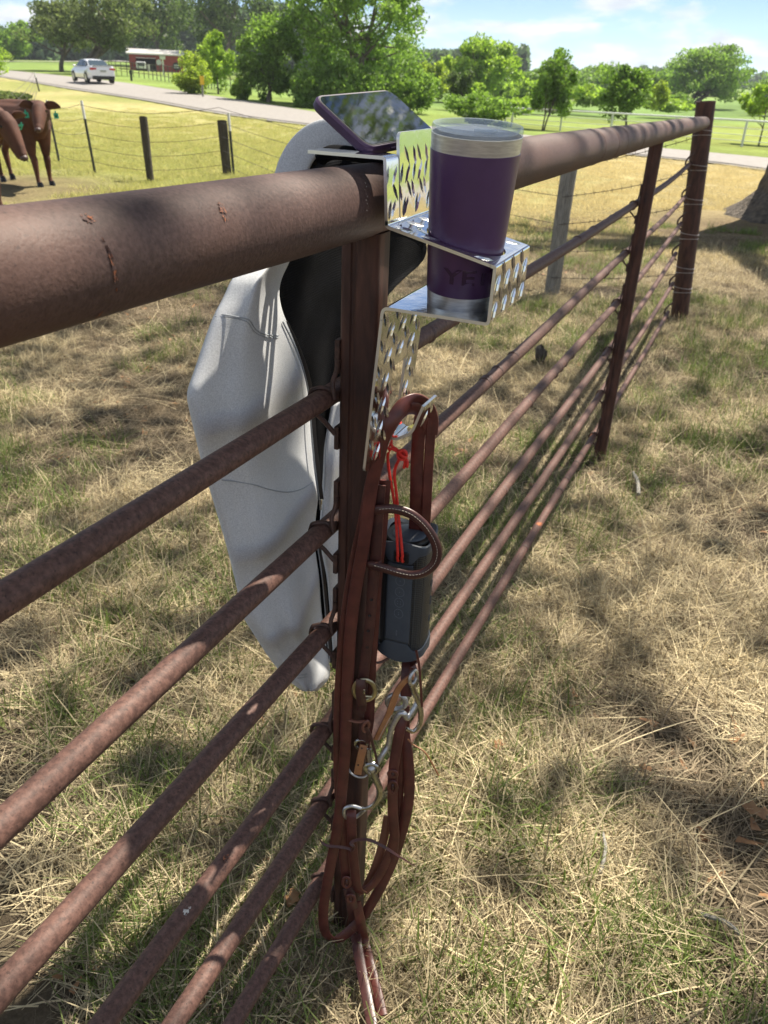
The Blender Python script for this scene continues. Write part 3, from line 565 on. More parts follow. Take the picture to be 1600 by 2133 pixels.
# ------------------------------------------------------------------ tread-plate bracket
Y0, Y1 = 0.760, 0.882; TH = 0.0032
br = thing('cup_holder_bracket', 'bright diamond tread plate bracket hooked over the top pipe with cup shelf and strap hook', 'bracket', (0.055, 0.82, 1.2))
def pf(px, py): p = aty(px, py, Y0); return (p[0], p[2])
PA = pf(800, 645); PBt = pf(760, 985); C1 = pf(805, 322); C2 = pf(808, 470); C3 = pf(1035, 555); C4 = pf(1020, 680)
SHZ = C1[1]-.0015
def rounded(P, r=0.006, n=5):
    P = [np.array(p, float) for p in P]; out = [P[0]]
    for i in range(1, len(P)-1):
        a = P[i-1]-P[i]; b = P[i+1]-P[i]; la, lb = np.linalg.norm(a), np.linalg.norm(b); a /= la; b /= lb; rr = min(r, la*.4, lb*.4); s, e = P[i]+a*rr, P[i]+b*rr
        for k in range(n+1): t = k/n; out.append((1-t)**2*s+2*t*(1-t)*P[i]+t*t*e)
    out.append(P[-1]); return np.array(out)
def sheet(P2, y0, y1, th, ny=2, front=1):
    """bent sheet: profile in (x,z), extruded along y. The given line is its outer face."""
    P2 = np.array(P2); t = np.gradient(P2, axis=0); t /= np.linalg.norm(t, axis=1)[:, None]; nn = np.stack([t[:, 1], -t[:, 0]], 1)*front; Q = P2+nn*th; N = len(P2); vs = []
    for y in (y0, y1): vs += [(p[0], y, p[1]) for p in P2]+[(p[0], y, p[1]) for p in Q]
    f = []; o2 = 2*N
    for i in range(N-1):
        f += [(i, i+1, o2+i+1, o2+i), (N+i+1, N+i, o2+N+i, o2+N+i+1), (i+1, i, N+i, N+i+1), (o2+i, o2+i+1, o2+N+i+1, o2+N+i)]
    f += [(0, o2, o2+N, N), (N-1, 2*N-1, o2+2*N-1, o2+N-1)]; return MB().add(vs, f)
# material: face + lighter cut edge on the ends
def edge_mat(o, eps=0.5):
    o.data.materials.append(M['alu_edge'])
    for p in o.data.polygons:
        if abs(p.normal.y) > eps: p.material_index = 1
    return o
xb = pf(683, 310)[0]-.01
prof_up = rounded([(xb-.012, SHZ), (C1[0], SHZ), C2], .005)
TABY = atx(832, 283, C1[0])[1]; TABZ = atx(834, 285, C1[0])[2]; TABZ2 = TABZ+.004
YS = TABY                         # the shelf is bent from the near part of the strip; the rest stands up as a stop
o = edge_mat(sheet(prof_up, Y0, YS, TH, front=1).build('phone_shelf', M['alu'], br, auto=60))
# the shelf keeps going, full width, a little further back
prof_dn = rounded([(C2[0], C2[1]-.004+.006), C2, C3, C4, PA], .006)
# upstand + stop tab (flat plate with rounded top corners)
def plate(poly, x_of_z, th, name, m=None):
    """polygon in (y,z) on a near-vertical plane x = x_of_z(z); thickness toward -x"""
    n = len(poly); vs = [(x_of_z(z), y, z) for y, z in poly]+[(x_of_z(z)-th, y, z) for y, z in poly]
    fs = [tuple(range(n)), tuple(range(2*n-1, n-1, -1))]+[(i, (i+1) % n, n+(i+1) % n, n+i) for i in range(n)]
    o = MB().add(vs, fs).build(name, [M['alu'], M['alu_edge']], br, smooth=False)
    for p in o.data.polygons:
        if abs(p.normal.x) < .6: p.material_index = 1
    return o
def arc(cy, cz, r, a0, a1, n=5): return [(cy+r*math.cos(math.radians(a0+(a1-a0)*k/n)), cz+r*math.sin(math.radians(a0+(a1-a0)*k/n))) for k in range(n+1)]
xt = lambda z: C1[0]+(C2[0]-C1[0])*(C1[1]-z)/(C1[1]-C2[1])+.0006
plate([(YS+.001, C2[1]+.002), (Y1, C2[1]+.002)]+arc(Y1-.006, TABZ2-.006, .006, 0, 90)+arc(YS+.007, TABZ2-.006, .006, 90, 180), xt, TH, 'phone_stop')
# cup deck with a round hole (built as a ring-to-rectangle grid)
AX0 = atz(955, 636, PA[1]+.001); AX0 = np.array([0.117, 0.815, PA[1]+.0008]); CUPL = 0.160
top_ray = wray(996, 259); tt_ = 0.757
AX1 = CAM+top_ray*tt_; CUPAX = AX1-AX0; CUPH = np.linalg.norm(CUPAX); CUPAX /= CUPH
dk0, dk1 = np.array(C2), np.array(C3)
def deck_z(x): return dk0[1]+(dk1[1]-dk0[1])*(x-dk0[0])/(dk1[0]-dk0[0])
sH = (deck_z(0.11)-AX0[2])/CUPAX[2]; HC = AX0+CUPAX*sH; HR = .0405
hx, hy = HC[0], max(HC[1], Y0+HR+.004)
n = 64; inner = []; outer = []
x0_, x1_ = dk0[0]+.005, dk1[0]-.006
for k in range(n):
    a = 2*math.pi*k/n; ca, sa = math.cos(a), math.sin(a); inner.append((hx+HR*ca, hy+HR*sa))
    tx = ((x1_-hx)/ca if ca > 1e-9 else (x0_-hx)/ca if ca < -1e-9 else 9); ty = ((Y1-hy)/sa if sa > 1e-9 else (Y0-hy)/sa if sa < -1e-9 else 9); q = min(tx, ty); outer.append((hx+q*ca, hy+q*sa))
for cx_, cy_ in ((x0_, Y0), (x1_, Y0), (x0_, Y1), (x1_, Y1)):
    k = min(range(n), key=lambda i: (outer[i][0]-cx_)**2+(outer[i][1]-cy_)**2); outer[k] = (cx_, cy_)
vs = [(x, y, deck_z(x)) for x, y in inner]+[(x, y, deck_z(x)) for x, y in outer]+[(x, y, deck_z(x)-TH) for x, y in inner]+[(x, y, deck_z(x)-TH) for x, y in outer]
fs = []
for k in range(n):
    j = (k+1) % n; fs += [(k, n+k, n+j, j), (2*n+k, 2*n+j, 3*n+j, 3*n+k), (k, j, 2*n+j, 2*n+k), (n+k, 3*n+k, 3*n+j, n+j)]
o = MB().add(vs, fs).build('cup_ring_deck', [M['alu'], M['alu_edge']], br, smooth=False)
for p in o.data.polygons:
    if abs(p.normal.z) < .6: p.material_index = 1
# bends: upright foot, front lip and bottom shelf
edge_mat(sheet(rounded([(C2[0]-.0000, C2[1]+.004), C2, (x0_+.0004, deck_z(x0_))], .004), Y0, Y1, TH).build('upper_bend', M['alu'], br, auto=60))
edge_mat(sheet(rounded([(x1_-.0004, deck_z(x1_)), C3, C4, (PA[0]+.0, PA[1]), (PA[0]-.0012, PA[1]-.012)], .006), Y0, Y1, TH, front=1).build('front_lip_and_floor', M['alu'], br, auto=60))
# hanging back plate with the hook slot
xl = lambda z: PA[0]+(PBt[0]-PA[0])*(PA[1]-z)/(PA[1]-PBt[1])
ZT, ZB = PA[1]-.011, PBt[1]; SY0, SY1 = 0.808, 0.846; SZ0, SZ1 = 0.938, 1.028
plate([(Y0, ZT), (Y0, ZB+.006)]+arc(Y0+.006, ZB+.006, .006, 180, 270)+[(SY0, ZB+.002), (SY0, ZT)][0:2], xl, TH, 'back_plate')
plate([(SY1, ZT), (SY1, SZ0-.03), (SY1+.02, SZ0-.012), (Y1, SZ0+.01), (Y1, ZT)], xl, TH, 'back_plate')
plate([(SY0+.0002, ZT), (SY0+.0002, SZ1+.004)]+arc(SY0+.0045, SZ1+.004, .004, 180, 270, 4)[1:]+arc(SY1-.0045, SZ1+.004, .004, 270, 360, 4)+[(SY1-.0002, ZT)], xl, TH, 'back_plate')
plate([(SY0+.0002, ZB+.0021), (SY0+.0002, SZ0), (SY1-.0002, SZ0), (SY1-.0002, SZ0-.028)], xl, TH, 'back_plate')
# hook tongue bent out of the slot
hk = rounded([(xl(SZ0)-.001, SZ0+.002), (xl(SZ0)+.010, SZ0-.004), (.073, SZ0+.010), (.085, SZ0+.046)], .008)
edge_mat(sheet(hk, SY0+.007, SY1+.010, TH, front=-1).build('strap_hook', M['alu'], br, auto=60))
# raised lozenges of the tread plate
lug = MB()
def add_lug(c, u, v, nn, L_=.0108, W_=.0031, H_=.0016):
    c = np.array(c); vs = []; prof = [(-1, 0, 0), (-.55, .62, .0), (0, 1, 0), (.55, .62, 0), (1, 0, 0), (.55, -.62, 0), (0, -1, 0), (-.55, -.62, 0), (-.5, .0, 1), (0, .28, 1), (.5, 0, 1), (0, -.28, 1)]
    vs = [c+u*L_*a+v*W_*b+nn*(H_*h-.0002) for a, b, h in prof]
    fs = [(0, 1, 8), (1, 2, 9, 8), (2, 3, 10, 9), (3, 4, 10), (4, 5, 10), (5, 6, 11, 10), (6, 7, 8, 11), (7, 0, 8), (8, 9, 10, 11)]; lug.add(vs, fs)
def lug_field(O, U, V, nu, su, sv, lu, lv, ok=None):
    """O origin; U,V unit vectors; rows alternate in direction"""
    U = np.array(U, float); V = np.array(V, float); U /= np.linalg.norm(U); V /= np.linalg.norm(V); Nn = np.array(nu, float); i = 0
    a = 0
    while a <= lu:
        b = ((i % 2)*0.5)*sv; j = 0
        while b <= lv:
            ang = math.radians(62 if (i+0) % 2 == 0 else 118); c = np.array(O)+U*a+V*b
            if ok is None or ok(c): add_lug(c, V*math.sin(ang)+U*math.cos(ang), V*-math.cos(ang)+U*math.sin(ang), Nn)
            b += sv
        a += su; i += 1
YV_ = np.array([0, 1, 0]); 
xz = lambda p: np.array([p[0], 0, p[1]])
# front faces
lug_field((C2[0]+.0008, Y0+.010, C2[1]+.013), YV_, (0, 0, 1), (1, 0, 0), .0165, .031, Y1-Y0-.014, TABZ2-C2[1]-.024, ok=lambda c: (c[2] < C1[1]-.010 or c[1] > YS+.008))
dv = xz(C3)-xz(C2); dl = np.linalg.norm(dv); dv /= dl; dn_ = np.array([-dv[2], 0, dv[0]])
lug_field(np.array([C2[0], Y0+.010, C2[1]])+dv*.012+dn_*0, YV_, dv, dn_, .0165, .029, Y1-Y0-.014, dl-.02, ok=lambda c: math.hypot(c[0]-hx, c[1]-hy) > HR+.0035)
lug_field((C4[0]+.0008, Y0+.010, C4[1]+.012), YV_, (C3[0]-C4[0], 0, C3[1]-C4[1]), (1, 0, 0), .0165, .026, Y1-Y0-.014, C3[1]-C4[1]-.018)
vd = np.array([PBt[0]-PA[0], 0, PBt[1]-PA[1]]); vd /= np.linalg.norm(vd); nd_ = np.array([-vd[2], 0, vd[0]])
lug_field(np.array([PA[0]+.0006, Y0+.010, PA[1]-.014])+vd*0, YV_, vd, nd_, .0165, .029, Y1-Y0-.014, .182, ok=lambda c: not (SY0-.003 < c[1] < SY1+.003 and SZ0-.006 < c[2] < SZ1+.008) and c[2] > ZB+.012 and (c[1] < SY1 or c[2] > SZ0+.012))
lug_field((hk[-1][0]-.0025, SY0+.016, hk[-1][1]-.018), YV_, (0.25, 0, 1), (1, 0, -.2), .0165, .018, SY1-SY0-.012, .012)
o = lug.build('tread_lozenges', M['alu_lug'], br, smooth=False); o['kind'] = 'stuff'

# ------------------------------------------------------------------ tumbler
rt, rb = .0435, .0345
cup = thing('tumbler', 'dark purple steel tumbler with clear lid standing in the tread plate cup ring', 'tumbler', AX0)
H_ = CUPH
rad_at = lambda h: rb+(rt-rb)*(h/H_)
zb1, zb2, zt1 = .0185, .128*H_/.17+.018, H_*.895
MB().lathe([(0.0, .0012), (rb-.006, .0), (rb-.0012, .0006), (rb, .0026), (rad_at(zb1), zb1)], AX0, CUPAX, 96).build('steel_base', M['steel'], cup, auto=50)
MB().lathe([(rad_at(zb1)-.0002, zb1-.0004), (rad_at(zb1)+.0006, zb1+.0004), (rad_at(H_*.45)+.0007, H_*.45), (rad_at(H_*.872)+.0006, H_*.872), (rad_at(H_*.872)-.0003, H_*.872+.0006)], AX0, CUPAX, 96).build('purple_body', M['purple'], cup, auto=50)
MB().lathe([(rad_at(H_*.872), H_*.872), (rad_at(H_*.955), H_*.955), (rad_at(H_*.955)-.0015, H_*.957), (rad_at(H_*.9)-.002, H_*.9), (rad_at(H_*.3)-.003, H_*.1), (0, H_*.09)], AX0, CUPAX, 96).build('steel_rim', M['steel'], cup, auto=50)
MB().lathe([(rad_at(H_*.955)-.0006, H_*.9575), (rad_at(H_)-.0002, H_*.985), (rad_at(H_)-.0012, H_*1.0), (rad_at(H_)-.0034, H_*.997), (rad_at(H_)-.0046, H_*.972)], AX0, CUPAX, 96).build('lid', M['lid'], cup, auto=50)
MB().lathe([(rad_at(H_)-.0046, H_*.972), (.012, H_*.969), (0, H_*.969)], AX0, CUPAX, 96).build('lid_floor', M['lid'], cup, auto=50)
bevel(MB().box(AX0+CUPAX*(H_*.973)+np.array([.010, -.006, 0]), (.020, .012, .003)).build('slider', M['lid'], cup, smooth=False), .001)
# embossed lettering wrapped on the lower body
def text_mesh(body, size):
    cu = bpy.data.curves.new('lettering', 'FONT'); cu.body = body; cu.size = size; cu.align_x = 'CENTER'; cu.align_y = 'CENTER'; cu.extrude = 0.0004; cu.offset = size*.025; cu.resolution_u = 3
    ob = bpy.data.objects.new('lettering', cu); COL.objects.link(ob); dg = bpy.context.evaluated_depsgraph_get(); me = bpy.data.meshes.new_from_object(ob.evaluated_get(dg)); bpy.data.objects.remove(ob); bpy.data.curves.remove(cu); return me
lp = atd(988, 590, .79)-AX0; hlet = lp.dot(CUPAX); lat = lp-CUPAX*hlet; lat /= np.linalg.norm(lat); side = np.cross(CUPAX, lat)
me = text_mesh('YETI', .021)
for v in me.vertices:
    th = v.co.x*1.35/rad_at(hlet); rr_ = rad_at(hlet+v.co.y)+.0006+v.co.z*.8; p = AX0+CUPAX*(hlet+v.co.y)+rr_*(lat*math.cos(th)+side*math.sin(th)); v.co = Vector(p-AX0)
me.materials.append(M['purple_dark']); o = bpy.data.objects.new('embossed_lettering', me); COL.objects.link(o); o.parent = cup

# ------------------------------------------------------------------ phone
S_ = .91
def sc3(p): return CAM+(np.array(p)-CAM)*S_
pA, pB, pC, pD = [sc3(p) for p in ((-.079, .867, 1.290), (-.059, 1.022, 1.292), (.003, 1.011, 1.254), (-.014, .858, 1.244))]
pc = (pA+pB+pC+pD)/4; ul = (pB-pA)+(pC-pD); ul /= np.linalg.norm(ul); uw = (pA-pD)+(pB-pC); uw -= ul*ul.dot(uw); uw /= np.linalg.norm(uw); un = np.cross(ul, uw)
if un.dot(CAM-pc) < 0: un = -un
PL, PW = .150, .078
phone = thing('phone', 'phone in purple case with black glossy screen propped on top of the pipe', 'phone', pc)
def slab(w, l, r, z0, z1, name, m, bev=.0, par=phone):
    pts = []
    for cx_, cy_, a0 in ((l/2-r, w/2-r, 0), (-l/2+r, w/2-r, 90), (-l/2+r, -w/2+r, 180), (l/2-r, -w/2+r, 270)):
        for k in range(7): a = math.radians(a0+k*15); pts.append((cx_+r*math.cos(a), cy_+r*math.sin(a)))
    n = len(pts); lev = [(z0, -bev), (z0+bev, 0), (z1-bev, 0), (z1, -bev)] if bev else [(z0, 0), (z1, 0)]; vs = []
    for z, ins in lev:
        for x, y in pts:
            k = 1+ins/(math.hypot(x, y)); vs.append(pc+ul*x*k+uw*y*k+un*z)
    fs = [(i*n+k, i*n+(k+1) % n, (i+1)*n+(k+1) % n, (i+1)*n+k) for i in range(len(lev)-1) for k in range(n)]+[tuple(range(n-1, -1, -1)), tuple((len(lev)-1)*n+k for k in range(n))]
    return MB().add(vs, fs).build(name, m, par, auto=40)
slab(PW, PL, .013, -.0095, .0008, 'phone_case', M['case'], .0022)
slab(PW-.0045, PL-.0045, .0115, -.001, .0012, 'bezel', M['black_plastic'], .0004)
slab(PW-.0075, PL-.0075, .010, .0005, .00155, 'screen', M['screen'])
MB().box(pc-ul*(PL/2)+un*-.004-uw*.008, (.001, .001, .001)).build('case_button', M['case'], phone)
bb = MB(); Rm = np.stack([ul, uw, un], 1); bb.box(pc-uw*(PW/2+.0002)+un*-.004+ul*-.02, (.018, .0022, .003), Rm); bevel(bb.build('side_button', M['case'], phone, smooth=False), .0008)

# ------------------------------------------------------------------ jacket
jk = thing('jacket', 'light grey knit jacket with black lining hanging behind the rusty post', 'jacket', (-.11, .8, .8))
LE = [(440, 640), (500, 590), (545, 520), (575, 484), (620, 465), (655, 445), (710, 425), (770, 405), (819, 387), (850, 393), (965, 420), (1030, 440), (1130, 470), (1230, 495), (1280, 502), (1370, 560), (1410, 592), (1430, 606), (1440, 645)]
RE = [(440, 660), (500, 620), (542, 605), (583, 585), (614, 581), (648, 588), (687, 605), (730, 622), (775, 636), (829, 644), (911, 649), (977, 655), (1036, 663), (1085, 657), (1134, 655), (1203, 665), (1256, 668), (1321, 675), (1380, 686), (1408, 689), (1425, 680), (1441, 655)]
def jgrid(LE, RE, y0, y1, xb, bulge, nv=110, nu=44, fold=0.010, seed=0, amp=1.0):
    r = np.random.default_rng(seed); ph = r.uniform(0, 6.28, 6); G = np.zeros((nv, nu, 3))
    for i in range(nv):
        py = y0+(y1-y0)*i/(nv-1); l_, r_ = np.mean([interp(py+q, LE) for q in (-16, -8, 0, 8, 16)]), np.mean([interp(py+q, RE) for q in (-10, 0, 10)])
        for j in range(nu):
            u = j/(nu-1); px = l_+(r_-l_)*u; s_ = math.sin(math.pi*min(max(u, .0), 1))**.55; v = (py-y0)/(y1-y0)
            f_ = fold*(.6*math.sin(9*u+2.2*math.sin(3*v+ph[0])+ph[1])+.35*math.sin(5*u-7*v+ph[2])+.22*math.sin(15*u+8*v+ph[3]))+fold*.35*math.sin(26*v+5*u+ph[4])*math.exp(-((u-.75)/.3)**2)
            x = xb+bulge*s_+amp*f_*s_; x = min(x, -.056); G[i, j] = atx(px, py, x)
    return G
def cloth(name, G, m, par, th=.0025):
    o = MB().grid(G[:, ::-1]).build(name, m, par, auto=0); s = o.modifiers.new('thickness', 'SOLIDIFY'); s.thickness = th; s.offset = -1; return o
GJ = jgrid(LE, RE, 452, 1440, -.115, .032, fold=.0085, seed=3, nu=60, nv=140); cloth('front_panel', GJ, M['fabric'], jk)
# rear layer of the same side, a little behind
LE2 = [(y, x+6) for y, x in LE]; RE2 = [(y, x+14) for y, x in RE]
# black lining seen between the two fronts, under the pipe and past the post
BL = [(330, 640), (440, 600), (520, 590), (583, 575), (700, 590), (800, 620), (911, 640), (1036, 652), (1134, 652), (1256, 664), (1375, 684)]
BRt = [(330, 800), (440, 830), (480, 884), (520, 890), (545, 884), (575, 845), (605, 815), (640, 790), (700, 760), (800, 730), (911, 705), (1036, 690), (1134, 690), (1256, 695), (1375, 697)]
cloth('lining', jgrid(BL, BRt, 330, 1375, -.150, -.012, nv=80, nu=36, fold=.010, seed=8), M['lining'], jk)
# second front edge in grey, right of the zip
L3 = [(820, 694), (852, 688), (928, 675), (1036, 670), (1121, 664), (1203, 681), (1272, 687), (1367, 694)]
R3 = [(820, 745), (928, 750), (1121, 748), (1272, 742), (1367, 728)]
cloth('second_front', jgrid(L3, R3, 838, 1367, -.132, .012, nv=60, nu=16, fold=.004, seed=5), M['fabric'], jk)
# collar arch over the pipe: thick folded knit
cen = [(604, 372, -.075), (612, 345, -.07), (626, 318, -.06), (648, 294, -.052), (676, 280, -.045), (712, 278, -.035), (760, 287, -.02), (800, 297, -.01)]
CP = crom([aty(px, py, .865+i*.006) for i, (px, py, _) in enumerate(cen)], 8)
cm = MB(); N_ = len(CP); cm.ribbon(CP, .034, .010, list(np.tile([.25, -.9, .35], (N_, 1))), taper=[1.1-.25*k/N_ for k in range(N_)]); o = cm.build('collar', M['fabric'], jk, auto=0)
sb = o.modifiers.new('soft', 'SUBSURF'); sb.levels = 1; sb.render_levels = 2
CP2 = [p+np.array([-.003, .012, -.013]) for p in CP]; cm = MB(); cm.ribbon(CP2, .022, .012, list(np.tile([.25, -.9, .35], (N_, 1)))); cm.build('collar_lining', M['lining'], jk)
# black fabric bunched between shelf and pipe
P_ = [aty(px, py, .86) for px, py in ((668, 330), (690, 318), (730, 320), (780, 328), (830, 340), (880, 352))]; cm = MB(); cm.tube(crom(P_, 6), .011, 12, flat=.7); cm.build('lining_fold', M['lining'], jk)
# zip tape, piping, puller, seams
def path_on(G, uv):    # G: grid rows x cols; uv list of (u,v)
    h, w = G.shape[:2]; out = []
    for u, v in uv:
        i = min(max(v, 0), 1)*(h-1); j = min(max(u, 0), 1)*(w-1); i0, j0 = int(i), int(j); i1, j1 = min(i0+1, h-1), min(j0+1, w-1); a, b = i-i0, j-j0
        out.append(G[i0, j0]*(1-a)*(1-b)+G[i1, j0]*a*(1-b)+G[i0, j1]*(1-a)*b+G[i1, j1]*a*b)
    return out
uof = lambda px, py: (px-interp(py, LE))/(interp(py, RE)-interp(py, LE)); vof = lambda py: (py-452)/(1440-452)
def seamline(pix, off=.0012, rad=.0007, m='seam', name='seam'):
    P = crom([path_on(GJ, [(uof(x, y), vof(y))])[0]+(CAM-path_on(GJ, [(uof(x, y), vof(y))])[0])*off for x, y in pix], 8); return MB().tube(P, rad, 6).build(name, M[m], jk)
seamline([(447, 655), (470, 656), (500, 661), (520, 667), (531, 683), (545, 694), (575, 699), (604, 692)])
seamline([(447, 659), (470, 660), (499, 665), (517, 672), (528, 688), (544, 699), (575, 704), (604, 697)], rad=.0005)
seamline([(463, 1000), (490, 1003), (530, 1010), (565, 1020), (600, 1025), (630, 1018), (652, 1004)]); seamline([(566, 1403), (600, 1412), (640, 1410), (682, 1390)], rad=.0005)
seamline([(570, 1398), (600, 1406), (640, 1404), (684, 1384)], rad=.0005)
ZP = [(590, 670), (612, 715), (633, 770), (645, 829), (651, 911), (658, 977), (666, 1040)]
edge = lambda dx_, x: crom([atx(px+dx_, py, x) for px, py in ZP], 6)
MB().tube(edge(-1, -.100), .0011, 8).build('piping', M['seam'], jk); MB().ribbon(edge(5, -.112), .0052, .0012, (.5, -.85, 0)).build('zip_tape', M['zip'], jk)
Z2 = [(658, 1090), (664, 1134), (674, 1203), (679, 1256), (684, 1321), (690, 1380)]
MB().ribbon(crom([atx(a, b, -.108) for a, b in Z2], 6), .0058, .0012, (.5, -.85, 0)).build('zip_tape', M['zip'], jk)
MB().tube(crom([atx(a-3, b, -.104) for a, b in Z2], 6), .0009, 8).build('piping', M['seam'], jk)
MB().tube(crom([atx(a+3, b, -.128) for a, b in ((690, 852), (677, 928), (672, 1036), (667, 1110), (684, 1203), (690, 1272), (697, 1360))], 6), .0009, 8).build('piping', M['seam'], jk)
zp = MB(); q = atx(668, 1045, -.104); zp.box(q, (.004, .004, .009)); zp.box(q+np.array([0, 0, -.009]), (.003, .0015, .010)); bevel(zp.build('zip_pull', M['bit'], jk, smooth=False), .0008)
# ------------------------------------------------------------------ bridle
BN = np.array([.35, -.937, 0]); BN /= np.linalg.norm(BN); BP = np.array([.07, .83, 0])
def pl(px, py, off=0.0):
    off = off+.05*np.clip((py-1480)/470, 0, 1)**1.5
    r = wray(px, py); return r*((((BP-CAM).dot(BN))+off)/r.dot(BN))+CAM
bd = thing('bridle', 'oxblood leather horse bridle with steel bit and long reins hanging from the plate hook', 'bridle', pl(760, 1500))
BS = np.cross(BN, [0, 0, 1.0]); BS /= np.linalg.norm(BS)
def rotn(deg): a = math.radians(deg); return BN*math.cos(a)+BS*math.sin(a)
def strap(name, pix, w=.0135, t=.0028, m='leather', off=0.0, nrm=None, edge_=True, raw=None, tw=None):
    P = crom(raw if raw is not None else [pl(*p[:2], (p[2] if len(p) > 2 else 0)+off) for p in pix], 7); N = len(P)
    nn = [rotn(np.interp(i/(N-1), np.linspace(0, 1, len(tw)), tw)) for i in range(N)] if tw else (nrm if nrm is not None else BN)
    o = MB().ribbon(P, w, t, nn).build(name, [M[m], M['leather_edge']], bd, auto=50)
    if edge_:
        for p in o.data.polygons:
            if p.index < 8*(N-1) and p.index % 8 in (0, 4): p.material_index = 1
    return o
# rein 1 : over the hook, down the left, loop at the bottom and back up on the right
A1 = [(898, 905, -.034), (899, 872, -.034), (889, 845, -.030), (866, 832, -.016), (838, 846, .002), (813, 884, .012), (797, 918, .010), (786, 962, .008), (774, 1010, .006), (767, 1060, .006), (757, 1135, .006), (741, 1225, .006), (730, 1315, .006), (725, 1405, .006), (722, 1472, .006), (719, 1560, .006),
      (712, 1650, .005), (702, 1730, .004), (690, 1795, .003), (679, 1855, .002), (673, 1905, .0), (678, 1942, -.004), (695, 1957, -.008), (718, 1948, -.012), (745, 1922, -.016), (770, 1888, -.018), (797, 1840, -.018), (820, 1788, -.016), (838, 1730, -.014), (849, 1684, -.012), (853, 1636, -.012), (850, 1580, -.014), (843, 1530, -.02), (842, 1470, -.03)]
strap('rein', A1, .0165, .0034, tw=[0, 10, -12, -12, -8, -5, 0, 5, 20, 10, 0, 0])
A2 = [(893, 890, -.034), (880, 860, -.030), (858, 850, -.012), (832, 862, 0), (806, 905, 0), (788, 950, 0), (772, 1010, 0), (757, 1090, 0), (741, 1160, 0), (727, 1240, 0), (716, 1330, 0), (710, 1405, 0), (706, 1480, 0), (705, 1580, 0), (708, 1660, 0), (714, 1730, 0), (717, 1790, 0), (722, 1838, 0)]
strap('rein', A2, .0155, .0034, m='leather', tw=[-20, -25, -25, -20, -10, 0])
# right-hand hanging straps
strap('headstall_strap', [(878, 862, -.032), (872, 905, -.036), (869, 960, -.036), (867, 1040, -.036), (864, 1110, -.05), (858, 1220, -.07), (852, 1330, -.055), (848, 1400, -.02), (846, 1450, -.01)], .0165, .003, m='leather', tw=[15, 5, 0, 0])
strap('headstall_strap', [(899, 870, -.034), (896, 920, -.034), (892, 985, -.034), (888, 1072, -.036), (884, 1130, -.055), (874, 1250, -.075), (866, 1340, -.06), (862, 1395, -.01)], .0125, .003, m='leather', tw=[-20, -10, 0])
# cheek strap with holes, left of the speaker
CK = [(792, 1010, -.004), (787, 1075, -.004), (783, 1157, -.004), (776, 1225, -.004), (771, 1292, -.004), (763, 1360, -.003), (757, 1410, -.001), (754, 1455, .003), (752, 1480, .001), (762, 1520, 0), (760, 1552, 0)]
strap('cheek_strap', CK[:9], .0145, .003, m='leather_dark', tw=[8, 0, 0])
strap('cheek_strap', [(801, 1000, -.012), (794, 1100, -.012), (784, 1200, -.012), (778, 1300, -.012), (772, 1390, -.012), (770, 1450, -.010), (768, 1500, -.006), (762, 1535, -.002), (758, 1560, .002)], .016, .003, m='leather', tw=[0, 0])
for px, py in ((774, 1249), (770, 1282), (767, 1314), (765, 1348), (760, 1383)):
    mb = MB(); c = pl(px, py, -.0018); mb.lathe([(.0016, -.0003), (.0022, .0005), (.0014, .0004), (0, -.0010)], c, BN, 12); mb.build('punched_hole', M['black_plastic'], bd)
# ear loop: rolled leather with stitching
EL = [(772, 1066, -.002), (790, 1061, .004), (820, 1060, .008), (854, 1070, .010), (882, 1092, .012), (903, 1122, .012), (911, 1150, .012), (904, 1176, .012), (883, 1193, .012), (858, 1198, .012), (830, 1193, .010), (802, 1184, .008), (778, 1178, .004), (768, 1176, 0)]
Pe = crom([pl(*p) for p in EL], 8); MB().tube(Pe, .0062, 16, flat=.62, nrm=BN).build('ear_loop', M['leather_dark'], bd)
EI = crom([pl(805, 1187, .008), pl(795, 1180, .004), pl(790, 1170, 0)], 6); MB().tube(EI, .003, 10).build('ear_loop_end', M['leather_dark'], bd)
Pi = crom([pl(840+(x-840)*1.045, 1128+(y-1128)*1.05, o_) for x, y, o_ in EL], 8)
MB().tube([p-np.array([0, 0, 0]) for p in Pi], .0016, 8).build('ear_loop_edge', M['leather'], bd)
st = MB(); Ps = crom([pl(840+(x-840)*1.0, 1128+(y-1128)*1.0, o_+.0042) for x, y, o_ in EL[1:-1]], 40)
acc = 0
for i in range(1, len(Ps)):
    acc += np.linalg.norm(Ps[i]-Ps[i-1])
    if (acc % .0042) < .0026: st.tube([Ps[i-1], Ps[i]], .00033, 5)
o = st.build('stitching', M['thread'], bd); o['kind'] = 'stuff'
# buckle
bc = pl(759, 1438, .008); R_b = .0150; u1, v1 = BS, np.cross(BS, BN); v1 = np.array([0, 0, 1.0])
ring = [bc+BS*(R_b*math.cos(a))+v1*(R_b*1.25*math.sin(a)) for a in np.linspace(0, 2*math.pi, 33)[:-1]]
MB().tube(ring, .0033, 12, closed=True, flat=.55, nrm=BN).build('buckle', M['brass'], bd)
MB().tube(crom([bc+v1*.011+BN*.003, bc+v1*.004+BN*.006, bc-v1*.004+BN*.004], 4), .0015, 8).build('buckle_tongue', M['bit'], bd)
MB().tube([bc-v1*.0085-BS*.0115+BN*.002, bc-v1*.0085+BS*.0115+BN*.002], .0017, 8).build('buckle_bar', M['brass'], bd)
strap('keeper_tab', [(752, 1415, .009), (751, 1435, .013), (752, 1455, .011), (755, 1468, .007)], .0135, .003, m='leather_dark')
